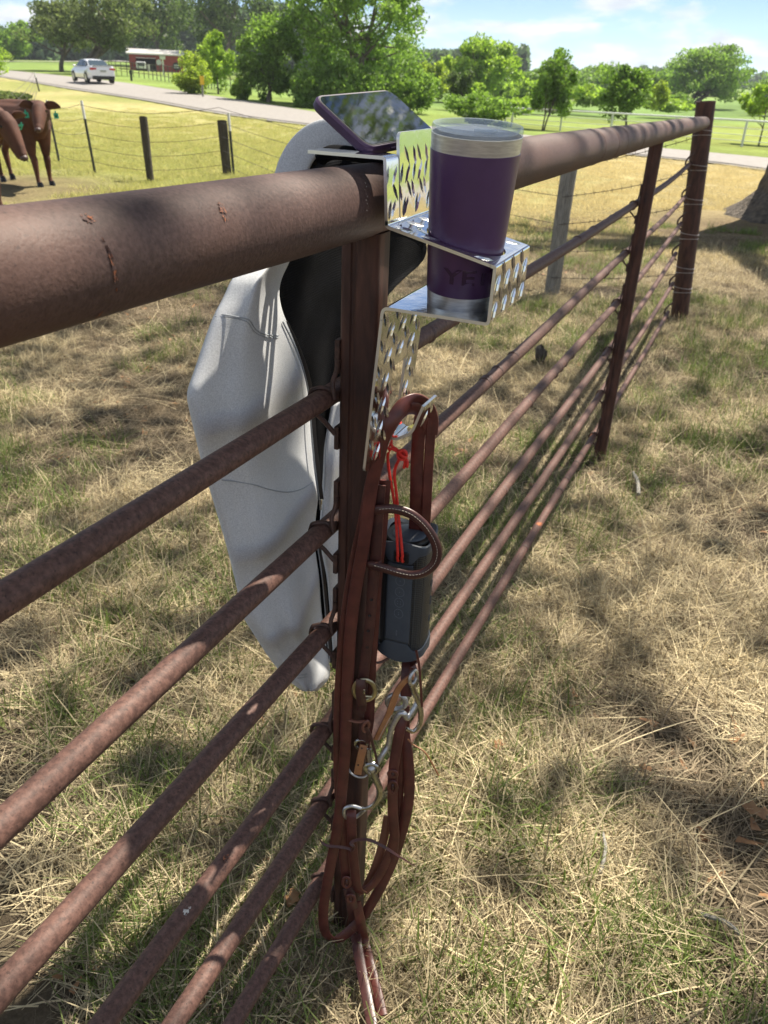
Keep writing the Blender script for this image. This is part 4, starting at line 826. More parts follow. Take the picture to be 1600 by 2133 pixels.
# knotted thong on the cheek
MB().tube(crom([pl(727, 1500, .006), pl(745, 1504, .010), pl(762, 1503, .012), pl(768, 1512, .012), pl(760, 1524, .013), pl(756, 1514, .015), pl(765, 1502, .016), pl(769, 1510, .012)], 6), .0022, 8).build('tie_thong', M['leather_edge'], bd)
MB().ribbon(crom([pl(762, 1514, .014), pl(771, 1532, .014), pl(778, 1555, .013), pl(784, 1580, .012), pl(789, 1618, .010)], 6), .0058, .0022, BN, taper=list(np.linspace(1, .45, 25))).build('tie_thong', M['leather_dark'], bd)
strap('cheek_loop', [(762, 1500, .003), (758, 1520, .005), (757, 1548, .005)], .0145, .003, m='leather_dark')
MB().ribbon(crom([pl(867, 1355, .004), pl(873, 1385, .005), pl(876, 1420, .006), pl(879, 1472, .006)], 6), .0035, .0018, BN).build('tie_thong', M['leather'], bd)
MB().tube(crom([pl(850, 1540, 0), pl(862, 1552, .002), pl(884, 1566, .006), pl(900, 1590, .01), pl(914, 1616, .012)], 6), .0013, 7).build('tie_thong', M['tan'], bd)
MB().tube(crom([pl(776, 1378, -.02), pl(790, 1380, -.02), pl(808, 1372, -.02), pl(830, 1354, -.02)], 6), .0019, 7).build('tie_thong', M['leather_dark'], bd)
# bit: mouthpiece, two shanks, rings
def rod(name, pix, rad, off=0, m='bit', par=bd, fl=1.0): 
    P = crom([pl(*p[:2], (p[2] if len(p) > 2 else 0)+off) for p in pix], 7); rr_ = np.interp(np.linspace(0, 1, len(P)), np.linspace(0, 1, len(rad)), rad) if hasattr(rad, '__len__') else rad
    return MB().tube(P, rr_, 12, flat=fl, nrm=BN).build(name, M[m], par, auto=60)
rod('mouthpiece', [(786, 1590, .006), (797, 1572, .004), (809, 1552, 0), (812, 1530, 0), (820, 1508, 0), (833, 1487, 0), (842, 1487, 0), (849, 1496, -.002), (860, 1480, -.006), (873, 1458, -.012)], .0042, m='steel')
rod('shank', [(768, 1560, .008), (768, 1578, .009), (775, 1602, .010), (784, 1626, .010), (791, 1645, .009), (788, 1664, .008), (776, 1679, .008), (760, 1684, .008), (742, 1682, .009)], [.004, .005, .0062, .0055, .0048, .0042, .0036, .0032], fl=.6)
rod('rein_ring', [(752, 1684, .009), (733, 1679, .010), (719, 1684, .010), (717, 1696, .009), (723, 1704, .004), (738, 1704, -.004), (752, 1694, -.006), (760, 1686, .004)], .0028, m='steel')
def ringat(name, px, py, r, tubr, off=.008, m='bit', tilt=0, sy=1.0):
    c = pl(px, py, off); a1 = BS*math.cos(math.radians(tilt))+BN*math.sin(math.radians(tilt)); return MB().tube([c+a1*r*math.cos(a)+np.array([0, 0, 1])*r*sy*math.sin(a) for a in np.linspace(0, 2*math.pi, 29)[:-1]], tubr, 10, closed=True).build(name, M[m], bd)
ringat('bit_ring', 752, 1550, .0085, .0025, .004); ringat('shank_eye', 774, 1600, .0092, .0042, .010)
MB().ell(pl(774, 1601, .013), (.0062, .0062, .0062), 12).build('rivet', M['steel'], bd)
ringat('bit_ring', 861, 1411, .0085, .0026, .004, tilt=55, m='steel', sy=1.25); ringat('cheek_ring', 826, 1462, .0135, .0038, -.012, m='steel')
rod('shank', [(856, 1420, -.004), (862, 1440, -.006), (871, 1460, -.008), (877, 1487, -.010), (873, 1512, -.010), (860, 1524, -.008), (846, 1518, -.004)], [.0045, .0045, .004, .0035], fl=.7)
rod('concho', [(812, 1600, 0), (815, 1601, .0)], .0001)if False else None
# tan curb strap
strap('curb_strap', [(858, 1409, .006), (842, 1420, .008), (829, 1437, .010), (819, 1462, .010), (810, 1488, .008), (797, 1515, .004), (785, 1540, .0)], .0105, .003, m='tan', tw=[-35, -20, -15])
st = MB(); Ps = crom([pl(x, y, o_+.0042) for x, y, o_ in ((816, 1490, .009), (800, 1518, .006), (788, 1542, .002))], 60); acc = 0
for i in range(1, len(Ps)):
    acc += np.linalg.norm(Ps[i]-Ps[i-1])
    if (acc % .0035) < .002: st.tube([Ps[i-1], Ps[i]], .0005, 5)
st.build('stitching', M['thread'], bd)['kind'] = 'stuff'
strap('curb_strap', [(758, 1552, .010), (754, 1568, .013), (749, 1590, .012), (745, 1612, .008)], .0115, .003, m='tan')
for px, py in ((754, 1559), (746, 1594)): MB().ell(pl(px, py, .0145), (.0013,)*3, 8).build('punched_hole', M['black_plastic'], bd)
MB().tube(crom([pl(726, 1601, .002), pl(733, 1612, .008), pl(747, 1619, .010), pl(760, 1618, .010), pl(768, 1608, .004)], 6), .0015, 8).build('curb_hook', M['steel'], bd)
# lower straps with slit keepers
def slit(px, py, off=.004, w=.016, h=.024):
    c = pl(px, py, off); MB().tube([c+BS*w*.36*math.cos(a)+np.array([0, 0, 1])*h*.5*math.sin(a) for a in np.linspace(0, 2*math.pi, 21)[:-1]], .0030, 8, closed=True, flat=.6, nrm=BN).build('slit_keeper', M['leather'], bd)
    MB().ell(c-BN*.0006, (.003, .003, h*.30), 10).build('slit_opening', M['leather_dark'], bd)
strap('rein_end', [(840, 1490, -.008), (833, 1520, -.002), (826, 1560, 0), (820, 1600, .002), (818, 1640, .002), (818, 1690, .0), (822, 1740, -.004), (818, 1775, -.006)], .0155, .003, m='leather', tw=[10, 0, 0, 5])
slit(818, 1640); slit(818, 1612, h=.012)
strap('rein_end', [(838, 1560, -.016), (832, 1640, -.018), (826, 1720, -.018), (806, 1790, -.016), (782, 1835, -.014), (758, 1858, -.010)], .0145, .003, m='leather')
strap('rein_end', [(808, 1700, -.024), (799, 1750, -.024), (784, 1800, -.024), (764, 1845, -.022), (748, 1862, -.012)], .0135, .003, m='leather_edge')
strap('rein_end', [(732, 1688, .004), (732, 1705, .010), (734, 1755, .010), (739, 1810, .008), (745, 1850, .004), (756, 1860, -.002)], .015, .003, m='leather', tw=[0, 5, 10])
slit(722, 1838, .006); slit(731, 1872, .008, h=.018)
def gz(px, py, z): return atz(px, py, z)
T1_ = [pl(726, 1850, .002), pl(733, 1885, .002), gz(738, 1930, .046), gz(745, 1975, .036), gz(755, 2030, .026), gz(765, 2080, .020), gz(778, 2150, .018)]
strap('rein_tail', None, .0175, .003, m='leather_dark', raw=T1_, nrm=np.array([.25, -.5, .83]))
T2_ = [pl(742, 1880, -.006), pl(750, 1915, -.006), gz(758, 1955, .022), gz(770, 2005, .016), gz(784, 2060, .014), gz(797, 2116, .014)]
strap('rein_tail', None, .0165, .003, m='leather', raw=T2_, nrm=np.array([.25, -.5, .83]))
# thin thong tied across the lower rein
TT = [(666, 1749, .02), (672, 1756, .02), (684, 1762, .02), (706, 1764, .018), (727, 1768, .016), (733, 1772, .018), (737, 1764, .020), (731, 1757, .020), (737, 1752, .018), (750, 1749, .018), (770, 1750, .018), (800, 1764, .018), (828, 1782, .02), (850, 1795, .022), (867, 1806, .024)]
MB().ribbon(crom([pl(*p) for p in TT], 7), (.0046), .0024, (.2, -.6, .77), taper=list(np.interp(np.linspace(0, 1, 99), [0, .1, .5, .8, 1], [.3, .9, 1, 1, .15]))).build('tie_thong', M['leather_dark'], bd)

# ------------------------------------------------------------------ speaker on a red cord
def sp(px, py, off=-.045): r = wray(px, py); return r*((((BP-CAM).dot(BN))+off)/r.dot(BN))+CAM
sT = sp(853, 1107); sB = sp(840, 1343); sa = sT-sB; SL_ = np.linalg.norm(sa); sa /= SL_; sn = CAM-(sT+sB)/2; sn -= sa*sn.dot(sa); sn /= np.linalg.norm(sn); sr = np.cross(sa, sn)
if sr.dot(wray(1000, 1100)-wray(800, 1100)) < 0: sr = -sr
SR = .0355
M['btn'] = mat('button_outline', (.11, .13, .155), .45)
spk = thing('portable_speaker', 'dark blue grey cylindrical speaker with black grille hanging from the red cord', 'speaker', sB)
MB().ell(sB+sa*(SL_-.004), (.024, .024, .007), 24, np.stack([sr, sn, sa], 1)).build('bass_dome', M['spk'], spk)
FA = math.radians(-16)
def rs(a, R_): a = a-FA; p_ = 3.4; return R_*.97/((abs(math.cos(a))**p_+abs(math.sin(a))**p_)**(1/p_))
def cyl(u0, u1, a0, a1, R_, nu=10, na=24, wave=None):
    G = np.zeros((nu, na, 3))
    for i in range(nu):
        for j in range(na):
            a = math.radians(a0+(a1-a0)*j/(na-1)); k = i/(nu-1); lo_ = u0+(wave(a)[0] if wave else 0); hi_ = u1+(wave(a)[1] if wave else 0); G[i, j] = sB+sa*(lo_+(hi_-lo_)*k)+sn*rs(a, R_)*math.cos(a)+sr*rs(a, R_)*math.sin(a)
    return G
MB().grid(cyl(.010, SL_-.010, 0, 360, SR-.0015, 12, 97)).build('grille', M['grille'], spk, auto=50)
def capgrid(top):
    s_ = 1 if top else -1; base = SL_ if top else 0.0; na = 96; rows = []
    for kk in range(7):
        row = []
        for j in range(na+1):
            a = 2*math.pi*j/na; dd = math.degrees((a+math.pi) % (2*math.pi)-math.pi)+17     # 0 = spine
            w_ = abs(dd); inner = .030 if w_ < 24 else .030-.013*min(1, (w_-24)/14) if w_ < 38 else .017
            tip = .0035*math.cos(3*a+.6); e0 = base-s_*inner; e1 = base+s_*(tip)
            seq = [(e0, SR-.0012), (e0+s_*.0008, SR+.0006), (e0+s_*.004, SR+.001), (base-s_*.004, SR+.0012), (e1-s_*.001, SR+.0008), (e1, SR-.001), (e1-s_*.004, SR-.005)][kk]
            row.append(sB+sa*seq[0]+sn*rs(a, seq[1])*math.cos(a)+sr*rs(a, seq[1])*math.sin(a))
        rows.append(row)
    return np.array(rows)
MB().grid(capgrid(True)).build('end_cap', M['spk'], spk, auto=50); MB().grid(capgrid(False)).build('end_cap', M['spk'], spk, auto=50)
MB().lathe([(0, 0), (SR-.006, .0), (SR-.005, -.003)], sB+sa*(SL_-.0025), sa, 48).build('end_disc', M['black_plastic'], spk); MB().lathe([(SR-.005, .0), (0, .002)], sB+sa*.008, sa, 48).build('end_disc', M['black_plastic'], spk)
MB().grid(cyl(.0305, SL_-.0305, -43, 11, SR+.0012, 30, 18)).build('spine_panel', M['spk'], spk, auto=0).modifiers.new('t', 'SOLIDIFY').thickness = .002
def onspk(frac, deg, lift=0):
    a = math.radians(deg); fn = FA+round((a-FA)/(math.pi/2))*math.pi/2; return sB+sa*(SL_*frac)+(sn*math.cos(a)+sr*math.sin(a))*(rs(a, SR+.0012)+lift), sn*math.cos(fn)+sr*math.sin(fn)
for fr in (.70, .605, .515, .42):
    c, n__ = onspk(fr, -14); t2 = np.cross(sa, n__); MB().tube([c+t2*.0062*math.cos(a)+sa*.0072*math.sin(a) for a in np.linspace(0, 2*math.pi, 25)[:-1]], .00035, 6, closed=True).build('button_ring', M['btn'], spk)
    for q in ((0, .0015), (0, -.0015)) if fr == .42 else ((-.002, .002), (.002, .002), (-.002, -.002), (.002, -.002)) if fr == .515 else ((0, 0),):
        MB().ell(c+t2*q[0]+sa*q[1], (.0007,)*3, 8).build('button_mark', M['btn'], spk)
c, n__ = onspk(.245, -17, -.0008); t2 = np.cross(sa, n__); Rm = np.stack([t2, sa, n__], 1); MB().box(c, (.003, .012, .0012), Rm).build('light_slot', M['black_plastic'], spk, smooth=False)
c, n__ = onspk(.245, -17, 0); MB().box(c, (.0012, .009, .0006), Rm).build('slot_mark', M['btn'], spk, smooth=False)
for fr, hh in ((.62, .010), (.47, .014), (.31, .010)):
    c, n__ = onspk(fr, 71, .0); t2 = np.cross(sa, n__); MB().tube([c+t2*.004*math.cos(a)+sa*hh*.5*math.sin(a) for a in np.linspace(0, 2*math.pi, 17)[:-1]], .0005, 6, closed=True).build('side_mark', M['spk'], spk)
c, n__ = onspk(.90, -14, .0004); t2 = np.cross(sa, n__); Rm = np.stack([t2, sa, n__], 1); bevel(MB().box(c, (.021, .017, .003), Rm).build('cord_slot', M['black_plastic'], spk, smooth=False), .003); cs = c; csn = n__
for q in (-.115, .0): pass
cord = thing('red_cord', 'bright red knotted cord holding the speaker under the strap hook', 'cord', pl(838, 944))
kn = pl(838, 946, -.012)
cp = MB(); e1 = cs+t2*.003+csn*.003; e2 = cs-t2*.003+csn*.003
cp.tube(crom([kn, pl(830, 960, -.012), pl(822, 985, -.014), pl(826, 1030, -.014), pl(830, 1070, -.012), e1+sa*.012+csn*.004, e1+sa*.003+csn*.004, e1-sa*.004+csn*.001, e1-sa*.005-csn*.004], 8), .0019, 9)
cp.tube(crom([kn, pl(815, 935, -.012), pl(808, 950, -.014), pl(811, 985, -.014), pl(818, 1025, -.014), pl(824, 1070, -.012), e2+sa*.012+csn*.004, e2+sa*.003+csn*.004, e2-sa*.004+csn*.001, e2-sa*.005-csn*.004], 8), .0019, 9)
cp.build('strand', M['red'], cord)
k_ = MB(); rg = np.random.default_rng(4)
for ax_ in range(5):
    a1_ = rg.normal(size=3); a1_ /= np.linalg.norm(a1_); a2_ = np.cross(a1_, BN+rg.normal(size=3)*.3); a2_ /= np.linalg.norm(a2_); k_.tube([kn+BN*.002+a1_*.0062*math.cos(a)+a2_*.0050*math.sin(a) for a in np.linspace(0, 2*math.pi, 21)[:-1]], .0019, 8, closed=True)
k_.tube(crom([kn, kn+np.array([.004, 0, -.009]), kn+np.array([.003, 0, -.018])], 4), .0019, 8); k_.tube(crom([kn, kn+np.array([.007, 0, -.008]), kn+np.array([.007, 0, -.016])], 4), .0019, 8)
k_.build('knot', M['red'], cord)
cp = MB(); cp.tube(crom([kn, pl(826, 936, -.012), pl(815, 925, -.014), pl(820, 890, -.018), pl(835, 880, -.01)], 6), .0019, 9); cp.build('strand', M['red'], cord)
#@@PART3
# ------------------------------------------------------------------ barbed wire fence behind
def upat(px, py, base):       # height above base where the vertical through base shows at pixel row py
    lo_, hi_ = -1, 4
    for _ in range(40):
        m_ = (lo_+hi_)/2; c = ROT.T @ (np.array([base[0], base[1], base[2]+m_])-CAM); yy = CYP-F_PX*c[1]/c[2]
        if yy > py: lo_ = m_
        else: hi_ = m_
    return lo_
B_W1, B_W2 = on(314, 380), on(474, 368); B_T2, B_T1 = on(198, 360), on(124, 340); B_T3 = on(48, 300); B_T0 = on(82, 190, 50); B_G = atz(1148, 614, g0(0, 6.3)); B_C = (cb+np.array([0, 0, 0]))
wf = thing('barbed_wire_fence', 'old barbed wire fence of wooden and metal posts running behind the cattle', 'fence', B_W2)
def woodpost(base, h, w, m, lean, name='wooden_post', seed=0):
    r_ = np.random.default_rng(seed); n = 14; prof_ = [(w/2*(1+r_.normal(0, .06))) for k in range(n)]; vs = []; L_ = 12
    for i in range(L_+1):
        k = i/L_; z = -0.3+(h+.3)*k
        for j in range(n):
            a = 2*math.pi*j/n; rr = prof_[j]*(1+.05*math.sin(7*k+j)); sq = 1/max(abs(math.cos(a)), abs(math.sin(a)))**.55
            vs.append(base+np.array([rr*sq*math.cos(a)+lean[0]*max(z, 0), rr*sq*math.sin(a)+lean[1]*max(z, 0), z+(.02*math.cos(a+1) if i == L_ else 0)]))
    fs = [(i*n+k, i*n+(k+1) % n, (i+1)*n+(k+1) % n, (i+1)*n+k) for i in range(L_) for k in range(n)]+[tuple(L_*n+k for k in range(n))]
    return MB().add(vs, fs).build(name, m, wf, auto=60)
h1 = upat(244, 0, B_W1) if False else upat(300, 244, B_W1) if False else upat(0, 244, B_W1)
woodpost(B_W1, h1, .115, M['wood_dark'], (-.03, 0), seed=1); h2 = upat(0, 252, B_W2); woodpost(B_W2, h2, .15, M['wood_dark'], (-.06, 0), seed=2)
hg = upat(0, 330, B_G); woodpost(B_G, hg+.1, .105, M['wood_grey'], (.01, 0), seed=3)
TOPS = {}
for nm, bs, pyt, lean in (('a', B_T2, 210, (-.09, 0)), ('b', B_T1, 209, (-.09, 0)), ('c', B_T3, 207, (-.05, 0)), ('d', B_T0, 151, (-.16, 0)), ('e', B_W2+np.array([.10, .05, 0]), 235, (-.05, 0))):
    h = upat(0, pyt, bs); w = .02+.0006*np.linalg.norm(bs-CAM); R_ = lambda z: bs+np.array([lean[0]*z, lean[1]*z, z])
    p = MB(); p.tube([R_(-.2), R_(h-.28)], w*.75, 6); tp = p.build('metal_post', M['tpost'], wf); p = MB(); p.tube([R_(h-.28), R_(h)], w*.78, 6); p.build('white_post_tip', M['white_paint'], tp)
    TOPS[nm] = (bs, lean)
WH = [1.08, .86, .64, .42, .20]
chain = [(B_T0, (-.16, 0)), (B_T3, (-.05, 0)), (B_T1, (-.09, 0)), (B_T2, (-.09, 0)), (B_W1, (-.03, 0)), (B_W2, (-.06, 0)), (B_G, (.01, 0)), (B_C, (-.07, 0))]
cy = [282, 355, 425, 497, 567]; cz = [upat(0, y, B_C) for y in cy]; gy = [upat(0, y, B_G) for y in (346, 408, 465, 522, 575)]
for i in range(5):
    P = []
    for k, (bs, ln) in enumerate(chain):
        h = WH[i] if k < 6 else gy[i]-(.0 if k == 6 else 0) if k == 6 else cz[i]; h = max(h, .06); q = bs+np.array([ln[0]*h, ln[1]*h-.06, h])
        if P:
            for s in np.linspace(.1, .9, 9): m_ = P_last*(1-s)+q*s; m_ = m_-np.array([0, 0, .10*min(1, np.linalg.norm(q-P_last)/5)*math.sin(math.pi*s)]); P.append(m_)
        P.append(q); P_last = q
    rad = [.0012+.00016*np.linalg.norm(p-CAM) for p in P]; w_ = MB().tube(P, rad, 5).build('wire', M['wire'], wf)
    brb = MB(); seg = (chain[-2][0], chain[-1][0])
    for s in np.linspace(.04, .96, 14):
        f_ = (1-s); a_ = B_G+np.array([0, -.06, gy[i]]); b2 = B_C+np.array([-.07*cz[i], -.06, cz[i]]); c = a_*(1-s)+b2*s; c[2] -= .02*math.sin(math.pi*s)
        brb.tube([c+np.array([.004, 0, -.014]), c+np.array([-.004, 0, .014])], .0016, 4); brb.tube([c+np.array([-.012, 0, -.006]), c+np.array([.012, 0, .006])], .0016, 4)
    brb.build('barb', M['wire'], w_)['kind'] = 'stuff'
for y in cy+[608]:            # wire wrapped round the corner post
    h = upat(0, y, B_C); ax_ = (ct-cb)/np.linalg.norm(ct-cb); c = cb+ax_*h; u_ = np.cross(ax_, [0, 1, 0]); u_ /= np.linalg.norm(u_); v_ = np.cross(ax_, u_)
    for dz in (0, .035):
        MB().tube([c+ax_*(dz+.010*math.sin(a+dz*30))+.0608*(u_*math.cos(a)+v_*math.sin(a)) for a in np.linspace(0, 2*math.pi, 31)[:-1]], .0022, 6, closed=True).build('wire_wrap', M['wire_bright'], wf)

# ------------------------------------------------------------------ cattle
def skin(name, blobs, m, par, vox=.018, sm=6):
    mb = MB()
    for b_ in blobs:
        if b_[0] == 't': mb.tube(crom(b_[1], 5), np.interp(np.linspace(0, 1, (len(b_[1])-1)*5+1), np.linspace(0, 1, len(b_[2])), b_[2]), 14, flat=(b_[3] if len(b_) > 3 else 1.0))
        else: mb.ell(b_[1], b_[2], 16)
    o = mb.build(name, m, par, auto=0); r = o.modifiers.new('merge', 'REMESH'); r.mode = 'VOXEL'; r.voxel_size = vox; r.use_smooth_shade = True
    s = o.modifiers.new('soft', 'SMOOTH'); s.iterations = sm; s.factor = .6; return o
def cow(label, base, yaw, s, head_yaw, head_down):
    """local x forward; feet at z=0. s scales a 1.25 m tall heifer"""
    Rz = np.array([[math.cos(yaw), -math.sin(yaw), 0], [math.sin(yaw), math.cos(yaw), 0], [0, 0, 1]]); W_ = lambda p: np.array(base)+Rz @ (np.array(p)*s)
    t = thing('cow', label, 'cow', base, 'red brown cattle by the wire fence')
    V = lambda P: [W_(p) for p in P]
    bl = [('t', V([(-.78, 0, .98), (-.5, 0, .95), (-.1, 0, .93), (.3, 0, .95), (.52, 0, .98)]), [x*s for x in (.20, .28, .31, .29, .21)]),
          ('t', V([(-.80, 0, 1.08), (-.2, 0, 1.12), (.35, 0, 1.14)]), [x*s for x in (.12, .14, .13)])]
    hy = head_yaw; hd = np.array([math.cos(hy), math.sin(hy), -head_down]); nb = np.array([.82, .16*math.sin(hy), 1.22-.15*head_down])
    bl.append(('t', V([(.35, 0, 1.02), (.60, .03*math.sin(hy), 1.10), nb]), [x*s for x in (.25, .19, .125)]))
    poll = nb+np.array([.05*math.cos(hy), .05*math.sin(hy), .03]); f_ = hd/np.linalg.norm(hd); muz = poll+f_*.40+np.array([0, 0, -.10]); mid = poll+f_*.22+np.array([0, 0, -.045])
    bl += [('t', V([poll-f_*.04, poll+f_*.1+np.array([0, 0, -.01]), mid, muz-f_*.05, muz]), [x*s for x in (.085, .115, .098, .072, .062)], 1.22),
           ('t', V([poll-f_*.03, poll+f_*.05+np.array([0, 0, .02]), poll+f_*.14]), [x*s for x in (.07, .105, .08)]),
           ('e', W_(muz-f_*.01), (.070*s, .070*s, .062*s)), ('e', W_(mid+f_*.02+np.array([0, 0, -.05])), (.06*s, .06*s, .055*s)),
           ('t', V([(.45, 0, .80), (.60, 0, .93), nb+np.array([0, 0, -.10])]), [x*s for x in (.13, .12, .07)]), ('e', W_((-.62, .15, 1.06)), (.13*s,)*3), ('e', W_((-.62, -.15, 1.06)), (.13*s,)*3), ('e', W_((.36, .17, .92)), (.15*s,)*3), ('e', W_((.36, -.17, .92)), (.15*s,)*3)]
    for sx, sy, ph in ((.42, .13, 0), (.38, -.13, .10), (-.66, .14, -.05), (-.62, -.14, .08)):
        if sx > 0: bl.append(('t', V([(sx, sy*.9, .86), (sx+ph*.3, sy, .62), (sx+ph*.6-.01, sy, .44), (sx+ph*.8, sy, .40), (sx+ph, sy, .14), (sx+ph+.02, sy, .05), (sx+ph+.05, sy, .0)]), [x*s for x in (.15, .092, .052, .060, .034, .042, .046)]))
        else: bl.append(('t', V([(sx+.05, sy*.9, .92), (sx+.10, sy, .70), (sx-.04+ph, sy, .50), (sx-.08+ph, sy, .42), (sx-.03+ph, sy, .15), (sx-.01+ph, sy, .05), (sx+.02+ph, sy, 0)]), [x*s for x in (.20, .135, .060, .062, .035, .042, .046)]))
    for sx, sy, ph in ((.42, .13, 0), (.38, -.13, .10), (-.66, .14, -.05), (-.62, -.14, .08)):
        fx = sx+ph+.05 if sx > 0 else sx+.02+ph
        MB().tube(V([(fx, sy, -.02), (fx-.01, sy, .035), (fx-.02, sy, .065)]), [.052*s, .048*s, .040*s], 12).build('hoof', M['eye'], t)
    skin('body', bl, M['cow'], t, vox=.014, sm=8)
    sidev = np.cross(f_, [0, 0, 1.0]); sidev /= np.linalg.norm(sidev); upv = np.cross(sidev, f_)
    MB().ell(W_(muz+f_*.040), (.052*s, .052*s, .040*s), 14).build('muzzle', M['muzzle'], t)
    for q in (-1, 1):
        MB().ell(W_(muz+f_*.086+sidev*q*.024), (.009*s,)*3, 8).build('nostril', M['eye'], t); MB().ell(W_(poll+f_*.13+sidev*q*.098+upv*.02), (.022*s,)*3, 10).build('eye', M['eye'], t)
        e0 = poll+sidev*q*.085+upv*.03; e1 = poll+sidev*q*.19+upv*.04-f_*.02; e2 = poll+sidev*q*.30-upv*.0-f_*.03; P = crom(V([e0, e1, e2]), 6)
        ear = MB().tube(P, np.interp(np.linspace(0, 1, len(P)), [0, .25, .6, 1], [.032*s, .072*s, .064*s, .014*s]), 12, flat=.35, nrm=f_[[0, 1, 2]]).build('ear', M['cow'], t)
        c = W_(poll+sidev*q*.22-upv*.10+f_*.035); RR3 = np.stack([Rz @ sidev, Rz @ f_, Rz @ upv], 1); tg_ = MB(); tg_.box(c, (.072*s, .006, .090*s), RR3); tg_.box(c+RR3 @ np.array([0, 0, .055*s]), (.022*s, .006, .05*s), RR3); bevel(tg_.build('ear_tag', M['eartag'], ear, smooth=False), .004)
        MB().box(c+RR3 @ np.array([0, .0045, -.002])*1.0, (.026*s, .002, .028*s), RR3).build('tag_mark', M['tpost'], ear, smooth=False)
    Pt = crom(V([(-.82, 0, 1.10), (-.93, 0, .95), (-.95, .02, .6), (-.94, .02, .42)]), 5); MB().tube(Pt, np.linspace(.035*s, .02*s, len(Pt)), 8).build('tail', M['cow'], t)
    return t
def heading(ang):  # yaw such that local +x points at world bearing; helper from camera-right direction
    return ang
camR = math.atan2(ROT[1][0], ROT[0][0])        # world yaw of image-right
cA = on(90, 388, 12.2); cB = on(-72, 428, 10.5)
# rear animal looking at the camera, its body running back to the left
cow('red brown cow facing the camera, turquoise tags in both ears', cA+np.array([-.62, .34, 0]), camR-math.radians(36), .93, math.radians(-44), .45)
cow('red brown cow in front with head turned right at the frame edge', cB, camR-math.radians(16), 1.0, math.radians(-22), .95)

